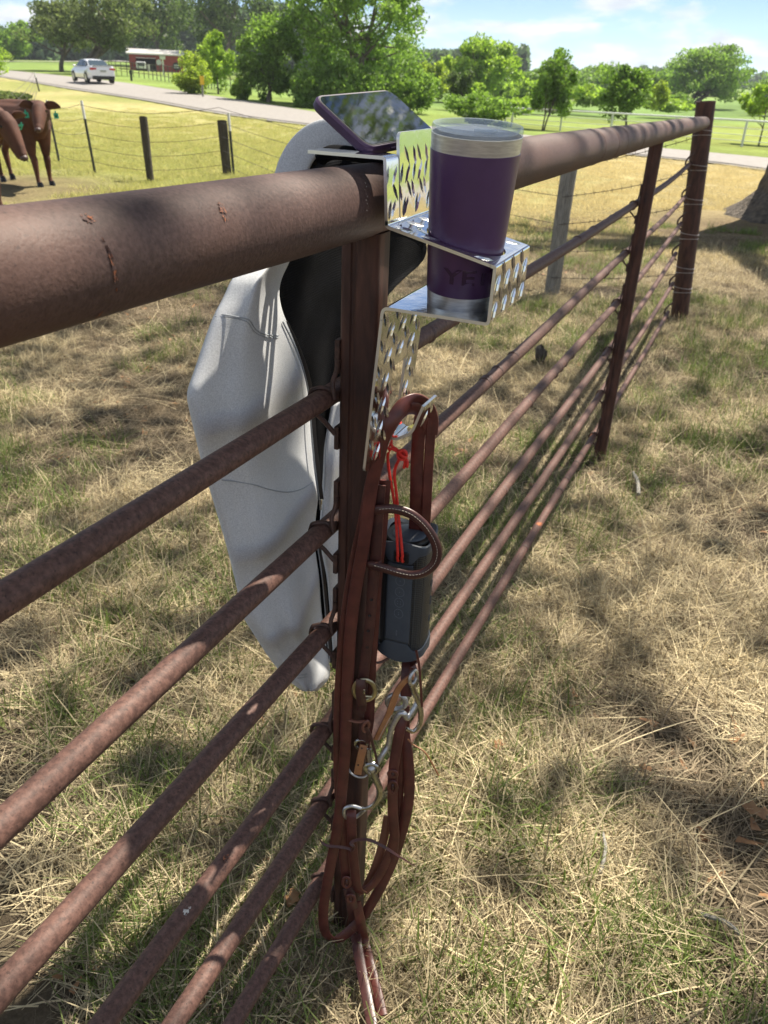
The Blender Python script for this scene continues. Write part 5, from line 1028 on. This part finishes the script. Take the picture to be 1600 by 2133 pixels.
# ------------------------------------------------------------------ car
CF_ = {}
def car(label, base, yaw):
    t = thing('parked_car' if False else 'car', label, 'car', base); Rz = np.array([[math.cos(yaw), -math.sin(yaw), 0], [math.sin(yaw), math.cos(yaw), 0], [0, 0, 1]]); W_ = lambda p: np.array(base)+Rz @ np.array(p, float)
    xs = [-2.42, -2.36, -2.15, -1.75, -1.3, -.8, -.2, .35, .9, 1.25, 1.7, 2.1, 2.34, 2.42]
    belt = [.78, .98, 1.04, 1.02, .98, .96, .94, .93, .92, .92, .84, .76, .68, .58]; low = [.42, .30, .24, .22, .2, .2, .2, .2, .2, .2, .2, .22, .26, .34]; hw = [.66, .80, .88, .91, .92, .92, .92, .92, .92, .91, .90, .87, .78, .62]
    rows = []
    for x, bz, lz, w in zip(xs, belt, low, hw):
        rows.append([W_((x, y, z)) for y, z in ((w*.86, lz), (w*.99, lz+.10), (w, (lz+bz)/2), (w*.97, bz-.08), (w*.90, bz), (w*.5, bz+.025), (0, bz+.03), (-w*.5, bz+.025), (-w*.90, bz), (-w*.97, bz-.08), (-w, (lz+bz)/2), (-w*.99, lz+.10), (-w*.86, lz))])
    G = np.array(rows); mb = MB().grid(G); n = 13; mb.f.append(tuple(range(n))); mb.f.append(tuple(range((len(xs)-1)*n+n-1, (len(xs)-1)*n-1, -1)))
    body = mb.build('body', M['car_paint'], t, auto=45)
    # glasshouse
    gx = [-1.72, -1.05, -.55, .10, .42, 1.22]; gh = [1.0, 1.36, 1.43, 1.44, 1.40, .94]; gw = [.70, .60, .60, .61, .62, .74]
    rows = [[W_((x, y, z)) for y, z in ((.80 if 0 < i < 5 else w, .93), (w+.04, (h+.93)/2), (w, h-.04), (w*.7, h), (0, h+.012), (-w*.7, h), (-w, h-.04), (-w-.04, (h+.93)/2), (-.80 if 0 < i < 5 else -w, .93))] for i, (x, h, w) in enumerate(zip(gx, gh, gw))]
    MB().grid(np.array(rows)).build('cabin', M['car_paint'], t, auto=45)
    q = lambda a, b_, c, d, nm='window': (lambda mb: mb.build(nm, M['car_glass'], t, smooth=False))(MB().add([W_(a), W_(b_), W_(c), W_(d)]+[W_(np.array(p_)*[1, 1, 1]+np.array([0, 0, -.012])) for p_ in (a, b_, c, d)], [(0, 1, 2, 3), (7, 6, 5, 4), (0, 4, 5, 1), (1, 5, 6, 2), (2, 6, 7, 3), (3, 7, 4, 0)]))
    q((-1.66, .62, 1.06), (-1.66, -.62, 1.06), (-1.10, -.54, 1.375), (-1.10, .54, 1.375), 'rear_window'); q((1.16, .66, 1.0), (.50, .56, 1.395), (.50, -.56, 1.395), (1.16, -.66, 1.0), 'windscreen')
    for s in (-1, 1):
        for x0, x1, h0, h1 in ((-1.25, -.62, 1.24, 1.36), (-.55, .12, 1.37, 1.38), (.19, .92, 1.37, 1.10)):
            pts = [(x0, s*.82, 1.0), (x1, s*.82, 1.0), (x1, s*.67, h1), (x0, s*.67, h0)]; 
            q(*(pts if s < 0 else pts[::-1]), 'side_window')
        for x in (-1.42, 1.45):
            w = MB(); w.lathe([(0, -.11), (.30, -.11), (.33, -.08), (.33, .08), (.30, .11), (0, .11)], W_((x, s*.82, .33)), Rz @ np.array([0, 1, 0]), 28); wh = w.build('wheel', M['tyre'], t)
            w = MB(); w.lathe([(0, .0), (.20, .0), (.215, -.02)], W_((x, s*.935, .33)), Rz @ np.array([0, s, 0]), 24); w.build('rim', M['rim'], wh)
            w = MB(); w.lathe([(.34, .0), (.385, .0), (.385, .02), (.34, .02)], W_((x, s*.905, .33)), Rz @ np.array([0, s, 0]), 28); w.build('wheel_arch', M['black_plastic'], t)
        MB().box(W_((-2.33, s*.64, .86)), (.16, .40, .12), Rz).build('tail_light', M['tail'], t, smooth=False)
        MB().box(W_((2.24, s*.62, .64)), (.20, .34, .10), Rz).build('headlight', M['lid'], t, smooth=False); MB().ell(W_((.78, s*.98, 1.0)), (.09, .10, .07), 10).build('mirror', M['car_paint'], t)
    bevel(MB().box(W_((-2.38, 0, .34)), (.14, 1.50, .22), Rz).build('rear_bumper', M['black_plastic'], t, smooth=False), .03); MB().box(W_((-2.425, 0, .74)), (.02, .40, .12), Rz).build('number_plate', M['rim'], t, smooth=False)
    MB().box(W_((-2.30, 0, 1.055)), (.18, 1.3, .03), Rz).build('boot_spoiler', M['car_paint'], t, smooth=False)
cbase = on(196, 176, 57.0); tgi = np.argmin(np.hypot(RC[:, 0]-cbase[0], RC[:, 1]-cbase[1])); tgr = RC[tgi+3]-RC[tgi-3]; yawc = math.atan2(tgr[1], tgr[0]); cbase = np.array([*(RC[tgi]*.9+cbase[:2]*.1), 0]); cbase[2] = hz(cbase[0], cbase[1])+.03
car('white saloon car driving away on the country road', cbase, yawc)

# ------------------------------------------------------------------ barn and roadside things
def frame_at(base):
    f_ = base-CAM; f_[2] = 0; f_ /= np.linalg.norm(f_); r_ = np.array([f_[1], -f_[0], 0]); return r_, f_
bb_ = on(318, 149, 112.0); rR, rF = frame_at(bb_); Rb = np.stack([rR, rF, np.array([0, 0, 1.0])], 1)
barn = thing('barn', 'low red barn with pale metal roof and dark doorway behind the field fence', 'barn', bb_)
Bp = lambda x, y, z: bb_+Rb @ np.array([x, y, z]); BW, BH = 5.9, 2.05
for x0, x1, z0, z1 in ((-BW/2, -2.1, -.5, BH), (.55, BW/2+1.2, -.5, BH), (-2.1, .55, 1.55, BH)): MB().box(Bp((x0+x1)/2, .1, (z0+z1)/2), (x1-x0, .2, z1-z0), Rb).build('front_wall', M['barn_red'], barn, smooth=False)
MB().box(Bp(-BW/2+.1, 2.6, .77), (.2, 4.8, 2.55), Rb).build('end_wall', M['barn_red'], barn, smooth=False); MB().box(Bp(BW/2+1.1, 2.6, .77), (.2, 4.8, 2.55), Rb).build('end_wall', M['barn_red'], barn, smooth=False); MB().box(Bp(.6, 5.1, .77), (BW+1.2, .2, 2.55), Rb).build('rear_wall', M['barn_red'], barn, smooth=False)
for k in range(20):
    x = -BW/2+.18+k*.36
    if not (-2.1 < x < .55): MB().box(Bp(x, -.012, .77), (.05, .03, 2.5), Rb).build('siding_rib', M['barn_red'], barn, smooth=False)
Rt = Rb @ np.array([[1, 0, 0], [0, math.cos(.10), -math.sin(.10)], [0, math.sin(.10), math.cos(.10)]]); MB().box(Bp(.6, 2.3, 2.38), (BW+1.9, 5.9, .10), Rt).build('roof', M['roof'], barn, smooth=False)
MB().box(Bp(.6, -.62, 2.08), (BW+1.9, .05, .16), Rb).build('roof_fascia', M['roof'], barn, smooth=False)
for k in range(18): MB().box(Bp(.6-(BW+1.8)/2+.2+k*.43, 2.3, 2.45), (.05, 5.9, .04), Rt).build('roof_rib', M['roof'], barn, smooth=False)
MB().box(Bp(-.7, 4.9, .6), (3.0, .1, 2.2), Rb).build('interior_shade_panel', M['dark_in'], barn, smooth=False); MB().box(Bp(-.75, -.35, 1.62), (2.6, .7, .06), Rb).build('door_awning', M['roof'], barn, smooth=False)  # dark panel at the rear stands in for the shade indoors
q = MB(); q.lathe([(0, .0), (.36, 0), (.36, .04), (0, .04)], Bp(.95, -.03, 1.15), -rF, 20); q.build('round_sign', M['white_paint'], barn)
q = MB(); q.lathe([(0, .0), (.50, 0), (.50, .05), (0, .05)], Bp(3.25, -.05, .75), -rF, 20); q.build('dark_sign', M['tpost'], barn); 
for dz in (.12, -.14): MB().box(Bp(3.25, -.13, .75+dz), (.62, .03, .12), Rb).build('sign_band', M['white_paint'], barn, smooth=False)
tr = thing('farm_trailer', 'pale boxy trailer parked at the barn doorway', 'trailer', Bp(-1.45, -1.4, -.1)); TB = lambda x, y, z: Bp(-1.45+x, -1.4+y, z+.0)
bevel(MB().box(TB(0, 0, .72), (1.25, 1.5, .85), Rb).build('body', M['white_paint'], tr, smooth=False), .12); MB().box(TB(0, -.77, .85), (.95, .03, .42), Rb).build('window', M['car_glass'], tr, smooth=False)
for s in (-1, 1): MB().lathe([(0, -.07), (.26, -.07), (.26, .07), (0, .07)], TB(s*.6, -.3, .17), rR, 16).build('wheel', M['tyre'], tr)
MB().box(TB(.95, .2, .45), (.35, .3, .9), Rb).build('gate_panel', M['roof'], tr, smooth=False)
# pale mast with board in front of the barn
b0 = on(341, 152, 95.0); ps = thing('birdhouse_pole', 'pale pole topped by a small white box in front of the red barn', 'pole', b0); MB().tube([b0-np.array([0, 0, .3]), b0+np.array([0, 0, 1.75])], .085, 8).build('pole', M['white_paint'], ps)
bevel(MB().box(b0+np.array([0, 0, 1.78]), (.62, .5, .30), Rb).build('box', M['white_paint'], ps, smooth=False), .02); MB().box(b0+np.array([0, 0, 1.98]), (.74, .6, .06), Rb).build('box_roof', M['roof'], ps, smooth=False)
# field fence beyond the car
ffa = [on(228, 150, 86), on(300, 153, 76), on(360, 166, 68), on(420, 178, 62), on(470, 186, 58), on(560, 205, 52)]
ff = thing('field_fence', 'dark thin field fence on posts between the road and the red barn', 'fence', ffa[2]); pts = crom([np.array(p) for p in ffa], 7)
for p in pts: b_ = np.array([p[0], p[1], hz(p[0], p[1])]); MB().tube([b_-np.array([0, 0, .2]), b_+np.array([0, 0, 1.25])], .035, 5).build('post', M['field_fence'], ff)
for h in (1.2, .8, .4): MB().tube([np.array([p[0], p[1], hz(p[0], p[1])+h]) for p in pts], .022, 4).build('rail', M['field_fence'], ff)
mb0 = on(274, 166, 66); bx = thing('marker_post', 'short dark marker post beside the field fence', 'post', mb0); MB().tube([mb0-np.array([0, 0, .2]), mb0+np.array([0, 0, .5])], .09, 8).build('post', M['tpost'], bx); bevel(MB().box(mb0+np.array([0, 0, .62]), (.24, .2, .30), Rb).build('cap', M['tpost'], bx, smooth=False), .02)
sg0 = on(423, 203, 46.5); sg = thing('road_marker_sign', 'small yellow rectangular sign on a grey post by the road', 'sign', sg0); rR2, rF2 = frame_at(sg0); R2 = np.stack([rR2, rF2, np.array([0, 0, 1.0])], 1)
MB().tube([sg0-np.array([0, 0, .3]), sg0+np.array([0, 0, .80])], .05, 8).build('sign_post', M['wood_grey'], sg); bevel(MB().box(sg0+np.array([0, 0, .86])-rF2*.05, (.24, .03, .44), R2).build('sign_face', M['yellow'], sg, smooth=False), .01)
# white pipe fence across the road
wa = [on(1052, 255, 39.2), on(1066, 257, 39), on(1272, 272, 38), on(1545, 304, 34.5), on(1800, 330, 32)]
wp = thing('white_rail_fence', 'long white pipe fence with thin lower rails beyond the road', 'fence', wa[2])
tops = [(1052, 224), (1066, 225), (1272, 236), (1545, 251), (1800, 270)]
hts = [upat(0, ty, np.array([p[0], p[1], hz(p[0], p[1])])) for (tx, ty), p in zip(tops, wa)]; wl = [np.array([p[0], p[1], hz(p[0], p[1])]) for p in wa]
for k_h, rr in ((1.0, .042), (.70, .012), (.45, .012), (.22, .012)): MB().tube([p+np.array([0, 0, h*k_h]) for p, h in zip(wl, hts)], rr, 8).build('rail', M['white_paint'], wp)
for p, h in zip(wl[:], hts): MB().tube([p-np.array([0, 0, .3]), p+np.array([0, 0, h])], .05, 8).build('post', M['white_paint'], wp)
for (i0, k) in ((1, .5), (2, .5), (3, .5)): p = wl[i0]*(1-k)+wl[i0+1]*k; MB().tube([p-np.array([0, 0, .5]), p+np.array([0, 0, (hts[i0]+hts[i0+1])/2])], .04, 8).build('post', M['white_paint'], wp)

# ------------------------------------------------------------------ trees
def leaf_mesh(C_, N_, size, r, dirs=None):
    """quads at centres C_ with random orientation"""
    n = len(C_); a = r.normal(size=(n, 3)); a /= np.linalg.norm(a, axis=1)[:, None]; b_ = r.normal(size=(n, 3)); b_ -= a*(a*b_).sum(1)[:, None]; b_ /= np.linalg.norm(b_, axis=1)[:, None]
    s = size*r.uniform(.55, 1.35, n)[:, None]; c2 = C_; l_ = a*s; w_ = b_*s*.52
    return np.stack([c2-l_, c2+w_, c2+l_, c2-w_], 1)
def leaves_obj(name, C_, size, m, par, r):
    Q = leaf_mesh(C_, None, size, r); n = len(Q); V = Q.reshape(-1, 3)-ORG[par.name]; me = bpy.data.meshes.new(name); me.vertices.add(4*n); me.vertices.foreach_set('co', V.ravel()); me.loops.add(4*n); me.loops.foreach_set('vertex_index', np.arange(4*n, dtype=np.int32)); me.polygons.add(n); me.polygons.foreach_set('loop_start', np.arange(0, 4*n, 4, dtype=np.int32)); me.update(calc_edges=True)
    me.materials.append(m); o = bpy.data.objects.new(name, me); COL.objects.link(o); o.parent = par; ORG[o.name] = ORG[par.name]; return o
def crown_pts(n, ctr, rad, r, nclump, cs=.34, shell=.55):
    """leaf centres gathered in uneven clumps inside an ellipsoid"""
    u = r.normal(size=(nclump, 3)); u /= np.linalg.norm(u, axis=1)[:, None]; dv_ = r.normal(size=(5, 3)); lob_ = sum(np.cos(3.1*(u @ d_)+i_) for i_, d_ in enumerate(dv_))/5; q = (r.uniform(shell, 1.0, nclump)*(1+.30*lob_))[:, None]; cc = u*q; sz = cs*r.uniform(.45, 1.25, nclump)
    k = r.integers(0, nclump, n); v = r.normal(size=(n, 3)); v /= np.linalg.norm(v, axis=1)[:, None]; rr = r.uniform(0, 1, n)**.45; P = cc[k]+v*(rr*sz[k])[:, None]; P[:, 2] += -.06*sz[k]
    return ctr+P*rad, ctr+cc*rad
def tree(label, px, pyb, d, box, n, leaf, m, kind='tree', trunk=True, nclump=46, group='trees along the road', tr_r=None, cs=.34, shell=.5, seed=0, depth=1.0, ntr=1, tpx=None, fork=.35):
    r = np.random.default_rng(1000+seed); base = on(px, pyb, d); x0, x1, y0, y1 = box; s = d/F_PX; a = atd(x0, (y0+y1)/2, d); b_ = atd(x1, (y0+y1)/2, d); wdt = np.linalg.norm(b_-a)/2; zt = atd((x0+x1)/2, y0, d)[2]; zb = atd((x0+x1)/2, y1, d)[2]
    ctr = (a+b_)/2; ctr[2] = (zt+zb)/2; rad = np.array([wdt, wdt*depth, (zt-zb)/2])
    t = thing('tree' if kind == 'tree' else kind, label, kind.replace('_', ' '), base, group)
    P, cc = crown_pts(n, ctr, rad*.86, r, nclump, cs, shell); leaves_obj('crown', P, leaf, m, t, r)
    if trunk:
        R0 = tr_r or wdt*.07; mb = MB(); H = ctr[2]-base[2]
        for q in range(ntr):
            o_ = np.array([(q-(ntr-1)/2)*R0*2.2, 0, -.3]); top = ctr+np.array([(q-(ntr-1)/2)*wdt*.4, 0, -rad[2]*.1]); mid = (base+top)/2+np.array([r.normal(0, .04)*wdt, 0, 0]); mb.tube(crom([base+o_, base+o_*.8+np.array([0, 0, H*.2]), mid, top], 5), np.interp(np.linspace(0, 1, 16), [0, .08, .6, 1], [R0*1.5, R0, R0*.6, R0*.25]), 9)
            for j in range(7):
                c_ = cc[r.integers(0, len(cc))]; k = r.uniform(fork, .9); st = mid*(1-max(0, k-.5)*2)+top*max(0, k-.5)*2 if k > .5 else (base+o_)*(1-2*k)+mid*2*k; md = (st+c_)/2+np.array([0, 0, -.05*H]); mb.tube(crom([st, md, c_], 4), np.linspace(R0*.42, R0*.06, 9), 6)
        mb.build('trunk', M['bark_far'], t)
    return t
T = tree
T('dark olive shade tree on the lawn left of the white car', 129, 146, 84, (42, 232, -10, 112), 9000, .17, M['leaf_olive'], seed=1, tr_r=.28, nclump=60)
T('leaning olive tree with pale limbs directly above the white car', 182, 140, 78, (140, 318, -40, 120), 9000, .16, M['leaf_olive'], seed=2, tr_r=.36, nclump=60, ntr=2)
T('tall dark oak behind the red barn, left of the pair', 330, 150, 125, (215, 420, -90, 112), 11000, .26, M['leaf_dark'], seed=3, tr_r=.5, nclump=70)
T('tall dark oak behind the red barn, right of the pair', 470, 160, 118, (370, 600, -110, 120), 11000, .26, M['leaf_dark'], seed=4, tr_r=.55, nclump=70)
T('pale green tree at the far left edge behind the road', 25, 128, 140, (-30, 90, 40, 122), 5000, .3, M['leaf_mid'], seed=5, tr_r=.3)
T('yellow green bush half hiding the red barn', 400, 200, 49, (358, 445, 105, 205), 6000, .085, M['leaf_yellow'], kind='bush', trunk=False, seed=6, nclump=50, cs=.42, group='roadside bushes')
T('bright green young tree above the yellow sign', 455, 195, 52, (408, 490, 66, 190), 6000, .095, M['leaf_bright'], seed=7, tr_r=.08)
T('large bright green tree left of the tall forked tree', 560, 215, 46, (490, 660, 15, 222), 15000, .10, M['leaf_mid'], seed=8, tr_r=.16, nclump=90, cs=.30)
T('tall green tree with pale forked trunk behind the phone', 742, 215, 45, (575, 930, -150, 160), 20000, .115, M['leaf_mid'], seed=9, tr_r=.27, nclump=110, ntr=2, cs=.24, fork=.5)
T('dense dark bush at the foot of the forked tree', 700, 220, 44, (610, 800, 110, 238), 9000, .10, M['leaf_mid'], kind='bush', trunk=False, seed=10, nclump=60, group='roadside bushes')
T('deep green bush behind the tumbler lid', 850, 225, 46, (760, 930, 120, 248), 9000, .10, M['leaf_mid'], kind='bush', trunk=False, seed=11, nclump=60, group='roadside bushes')
T('tall pale willow with domed top right of the forked tree', 1000, 205, 74, (915, 1078, 66, 214), 18000, .15, M['leaf_bright'], seed=12, tr_r=.25, nclump=80, cs=.28)
T('yellow green tree between the forked tree and the willow', 890, 205, 72, (850, 950, 120, 215), 5000, .14, M['leaf_yellow'], seed=13, tr_r=.15)
T('small dark conical evergreen in front of the willow', 957, 210, 56, (928, 986, 132, 215), 5000, .09, M['leaf_dark'], seed=14, tr_r=.08)
T('low hedge bush right of the tumbler rim', 1000, 250, 37, (925, 1098, 192, 262), 9000, .08, M['leaf_mid'], kind='bush', trunk=False, seed=15, nclump=60, group='roadside bushes')
T('slim young tree with two thin trunks by the white fence', 1132, 270, 37.5, (1092, 1204, 104, 268), 9000, .085, M['leaf_mid'], seed=16, tr_r=.05, ntr=2, nclump=30, cs=.40, shell=.2)
T('round dark green young tree with glossy leaves by the white fence', 1308, 250, 40, (1248, 1366, 126, 250), 10000, .09, M['leaf_mid'], seed=17, tr_r=.08, nclump=34, cs=.44, shell=.2)
T('broad spreading oak alone in the far pasture', 1440, 224, 112, (1378, 1592, 92, 214), 24000, .20, M['leaf_mid'], seed=18, tr_r=.42, nclump=110, ntr=2, cs=.30, shell=.3)
T('small loose tree at the right frame edge', 1590, 262, 36, (1540, 1660, 150, 262), 4500, .085, M['leaf_bright'], seed=19, tr_r=.05, nclump=30)
T('rounded tree on the horizon behind the young trees', 1230, 205, 170, (1180, 1300, 132, 208), 6000, .34, M['leaf_mid'], seed=20, tr_r=.4)
T('yellow green shrub behind the dark young tree', 1375, 226, 60, (1345, 1400, 170, 232), 3000, .10, M['leaf_yellow'], kind='bush', trunk=False, seed=21, group='roadside bushes')
T('bright leafy branch tips at the left frame edge', -22, 160, 60, (-70, 18, 70, 168), 3500, .12, M['leaf_bright'], seed=22, tr_r=.12)
for i, (x0, x1, y0, y1, d, lab) in enumerate([(1050, 1140, 160, 222, 95, 'low rounded bright shrub left of the slim young tree'), (1170, 1262, 172, 212, 92, 'wide bright green shrub between the two young trees'), (1100, 1190, 190, 236, 64, 'pale green brush below the slim young tree'), (985, 1080, 150, 205, 100, 'green shrub right of the willow trunk'), (480, 520, 165, 215, 47, 'small lime bush left of the large green tree'), (700, 900, 60, 200, 78, 'shadowy green thicket behind the forked tree'), (640, 700, 40, 170, 85, 'tall green tree behind the phone corner'), (1390, 1445, 196, 224, 100, 'low shrub left of the pasture oak'), (1060, 1170, 146, 196, 120, 'rounded green shrub on the rise behind the slim young tree'), (1180, 1290, 178, 226, 70, 'long bright bush row beyond the white fence'), (1320, 1420, 146, 205, 130, 'mid green shrub left of the spreading oak'), (1560, 1640, 205, 235, 90, 'low green bush at the right edge below the loose tree'), (940, 1010, 160, 215, 62, 'bright green brush around the dark evergreen'), (1200, 1300, 150, 200, 150, 'dull green bush bank on the horizon between the young trees'), (1330, 1450, 205, 232, 75, 'low lime bush row left of the corner post top'), (1560, 1680, 150, 215, 180, 'distant green tree clump at the right edge'), (1030, 1110, 205, 240, 60, 'bright brush left of the slim young tree'), (600, 680, 150, 240, 43, 'deep green bush left of the phone')]):
    T(lab, (x0+x1)/2, y1, d, (x0, x1, y0, y1), 5500 if i != 5 else 9000, .0021*d, [M['leaf_bright'], M['leaf_mid']][i in (1, 3, 5, 6, 7, 8, 10, 13, 15, 17)], kind='bush', trunk=False, seed=40+i, nclump=40, cs=.45, group='roadside bushes')
# weeds at the left beside the cattle
T('rough green weed patch at the left edge behind the cattle', 25, 222, 30, (-60, 75, 184, 226), 6000, .06, M['leaf_olive'], kind='bush', trunk=False, seed=60, group='roadside bushes')
# far woods on the horizon: one mass
fw = thing('far_woods', 'woods', 'woods', (0, 0, 0)); bpy.data.objects.remove(fw); ORG['far_woods'] = np.zeros(3)
r = np.random.default_rng(77); Cw = []
for (x0, x1, yt, d, n_) in ((-400, 120, 62, 190, 16000), (80, 700, 20, 200, 38000), (600, 1100, 105, 230, 20000), (1050, 1420, 146, 300, 16000), (1280, 2000, 158, 420, 20000)):
    px = r.uniform(x0, x1, n_); top = yt+14*noise2(px, px*0, .06, int(x0+500))+8*noise2(px, px*0, .21, 3); rd_ = r.uniform(d, d+18, n_); hy = 175-(1600-px)*.0428
    py = hy+14-(hy+14-top)*r.uniform(0, 1, n_)**.8; 
    for a_, b2, c_ in zip(px, py, rd_): Cw.append(atd(a_, b2, c_))
Cw = np.array(Cw); e_ = bpy.data.objects.new('woods_origin', None); ORG['woods_origin'] = np.zeros(3)
o = leaves_obj('far_woods', Cw, 1.15, M['leaf_far'], e_, r); o.parent = None; bpy.data.objects.remove(e_); o['kind'] = 'stuff'
# the shade oak whose trunk stands at the right: canopy spreads overhead
tb = on(1688, 448, 11.0)
oak = thing('shade_oak', 'big rough barked oak trunk cut off by the right frame edge', 'tree', tb)
P = crom([tb+np.array([0, 0, -.4]), tb+np.array([0, 0, .15]), tb+np.array([.02, 0, .7]), tb+np.array([.05, -.1, 2.5]), tb+np.array([-.1, -.5, 5.0])], 10)
mb = MB(); n = 48; rr_ = np.interp(np.linspace(0, 1, len(P)), [0, .14, .25, .38, .7, 1], [2.2, 1.3, .92, .72, .55, .42]); vs = []
for i, p in enumerate(P):
    for k in range(n): a = 2*math.pi*k/n; lob = 1+.10*math.sin(5*a+1)*max(0, 1-i/16)+.05*math.sin(9*a+i*.3)+.02*math.sin(17*a+i); vs.append(p+rr_[i]*lob*np.array([math.cos(a), math.sin(a), 0]))
mb.add(vs, [(i*n+k, i*n+(k+1) % n, (i+1)*n+(k+1) % n, (i+1)*n+k) for i in range(len(P)-1) for k in range(n)]); mb.build('trunk', M['bark'], oak, auto=80)
r = np.random.default_rng(9); top = P[-1]; lm = MB()
CX0, CX1, CY0, CY1 = -6.5, 7.5, 1.5, 15.5
for k in range(10):
    e = np.array([r.uniform(CX0, CX1), r.uniform(CY0, CY1), r.uniform(6.3, 8.2)]); m_ = (top+e)/2+np.array([0, 0, .7]); lm.tube(crom([top-np.array([0, 0, r.uniform(0, 1.2)]), m_, e], 6), np.linspace(.14, .02, 13), 8)
lm.build('limb', M['bark'], oak)
n = 90000; X = r.uniform(CX0, CX1, n); Y = r.uniform(CY0, CY1, n); Z = r.uniform(6.4, 8.8, n)+.5*noise2(X, Y, .6, 91)
# where each leaf's shadow lands
Sx = X-SUNV[0]/SUNV[2]*(Z+.05); Sy = Y-SUNV[1]/SUNV[2]*(Z+.05)
dens = .78+.65*noise2(Sx, Sy, 1.1, 92)+.5*noise2(Sx, Sy, 2.9, 93)
edge_ = np.clip((7.6+.5*noise2(Sx, Sy*0, 1.3, 94)-Sy)/1.2, 0, 1)
sunny = [(1240, 1900, .13), (1010, 2050, .12), (1130, 1960, .09), (1500, 1450, .20), (1590, 1430, .18), (1500, 880, .16), (1590, 860, .2), (1180, 690, .30), (1020, 650, .30), (1040, 910, .22), (1150, 935, .2), (1260, 1010, .13), (330, 1960, .13), (800, 1700, .1), (1320, 820, .15), (1460, 1620, .05), (1300, 560, .3), (60, 830, .16), (1050, 560, .35), (930, 760, .2), (480, 1010, .14), (1570, 1200, .12), (1200, 1330, .08), (360, 640, .3)]
keep = (dens > -9) & (Sy > -1.8+.5*noise2(Sx, Sy*0, 1.3, 96)) & (Sx < 4.6) & (r.uniform(size=n) < edge_*.40)
for px, py, rr in sunny:
    g = atz(px, py, 0.0); g = atz(px, py, float(g0(0, g[1]))); keep &= (np.hypot(Sx-g[0], Sy-g[1]) > rr*(1+.35*noise2(Sx, Sy, 9, int(px))))  # gaps cut in the unseen canopy to let chosen sun patches through
P = np.stack([X, Y, Z], 1)[keep]
leaves_obj('crown', P, .075, M['leaf_dark'], oak, r)
# small things on the ground
def deadleaf(px, py, s, label, seed):
    r_ = np.random.default_rng(seed); c = atz(px, py, .0); c = atz(px, py, float(g0(0, c[1]))+.035); vs = []; n = 14; az = r_.uniform(0, 6)
    for k in range(n): a = 2*math.pi*k/n; q = s*(1+.28*math.cos(5*a))*(1.0 if k % 2 else .8); x, y = q*math.cos(a), .62*q*math.sin(a); vs.append(c+np.array([x*math.cos(az)-y*math.sin(az), x*math.sin(az)+y*math.cos(az), .35*abs(y)+.15*x+r_.normal(0, s*.05)]))
    vs.append(c); o = MB().add(vs, [(k, (k+1) % n, n) for k in range(n)]).build('fallen_leaf', M['dead_leaf'], None); o.modifiers.new('t', 'SOLIDIFY').thickness = .0006; tag(o, label, 'leaf', 'fallen leaves in the grass')
deadleaf(1572, 1690, .030, 'curled orange brown leaf in the grass at the right edge', 1); deadleaf(1038, 1552, .020, 'small tan leaf in the dry grass right of the reins', 2); deadleaf(1118, 1010, .030, 'pale tan leaf between the lower rails', 3)
deadleaf(760, 2010, .028, 'broad grey brown leaf beside the rein tails', 4); deadleaf(610, 1870, .022, 'dull brown leaf left of the rein loop', 5); deadleaf(1345, 1600, .016, 'tiny rust brown leaf in open grass', 6)
def stick(px0, py0, px1, py1, rad, label):
    a = atz(px0, py0, .0); a = atz(px0, py0, float(g0(0, a[1]))+.03); b_ = atz(px1, py1, .0); b_ = atz(px1, py1, float(g0(0, b_[1]))+.03); o = MB().tube(crom([a, (a+b_)/2+np.array([.006, 0, .01]), b_], 6), rad, 8).build('fallen_stick', M['wood_grey'], None); tag(o, label, 'stick')
stick(1256, 1735, 1250, 1820, .0035, 'short grey stick lying in the straw at lower right'); stick(1318, 985, 1330, 1030, .008, 'pale forked twig near the second post foot'); stick(1460, 1905, 1540, 1945, .004, 'thin dark stick in the grass at lower right')
c = atz(1124, 752, -.12); r_ = np.random.default_rng(3); q = MB(); q.ell(c+np.array([0, 0, .04]), (.035, .03, .05), 12); o = q.build('dark_clod', M['wood_dark'], None); tag(o, 'dark earthy clod in the dry grass behind the rails', 'clod')
for v in o.data.vertices: v.co += Vector(r_.normal(0, .005, 3))

# ------------------------------------------------------------------ haze: thin summer air
hm = bpy.data.materials.new('haze_air'); hm.use_nodes = True; t = hm.node_tree; t.nodes.clear(); pv = nd(t, 'ShaderNodeVolumePrincipled'); pv.inputs['Color'].default_value = (0.86, 0.92, 1.0, 1); pv.inputs['Density'].default_value = 0.0003; pv.inputs['Anisotropy'].default_value = 0.2
ho = nd(t, 'ShaderNodeOutputMaterial'); t.links.new(pv.outputs[0], ho.inputs['Volume'])
hz_ = MB().box((0, 0, 14.5), (1500, 1500, 49)).build('haze', hm, None, smooth=False); hz_['kind'] = 'stuff'
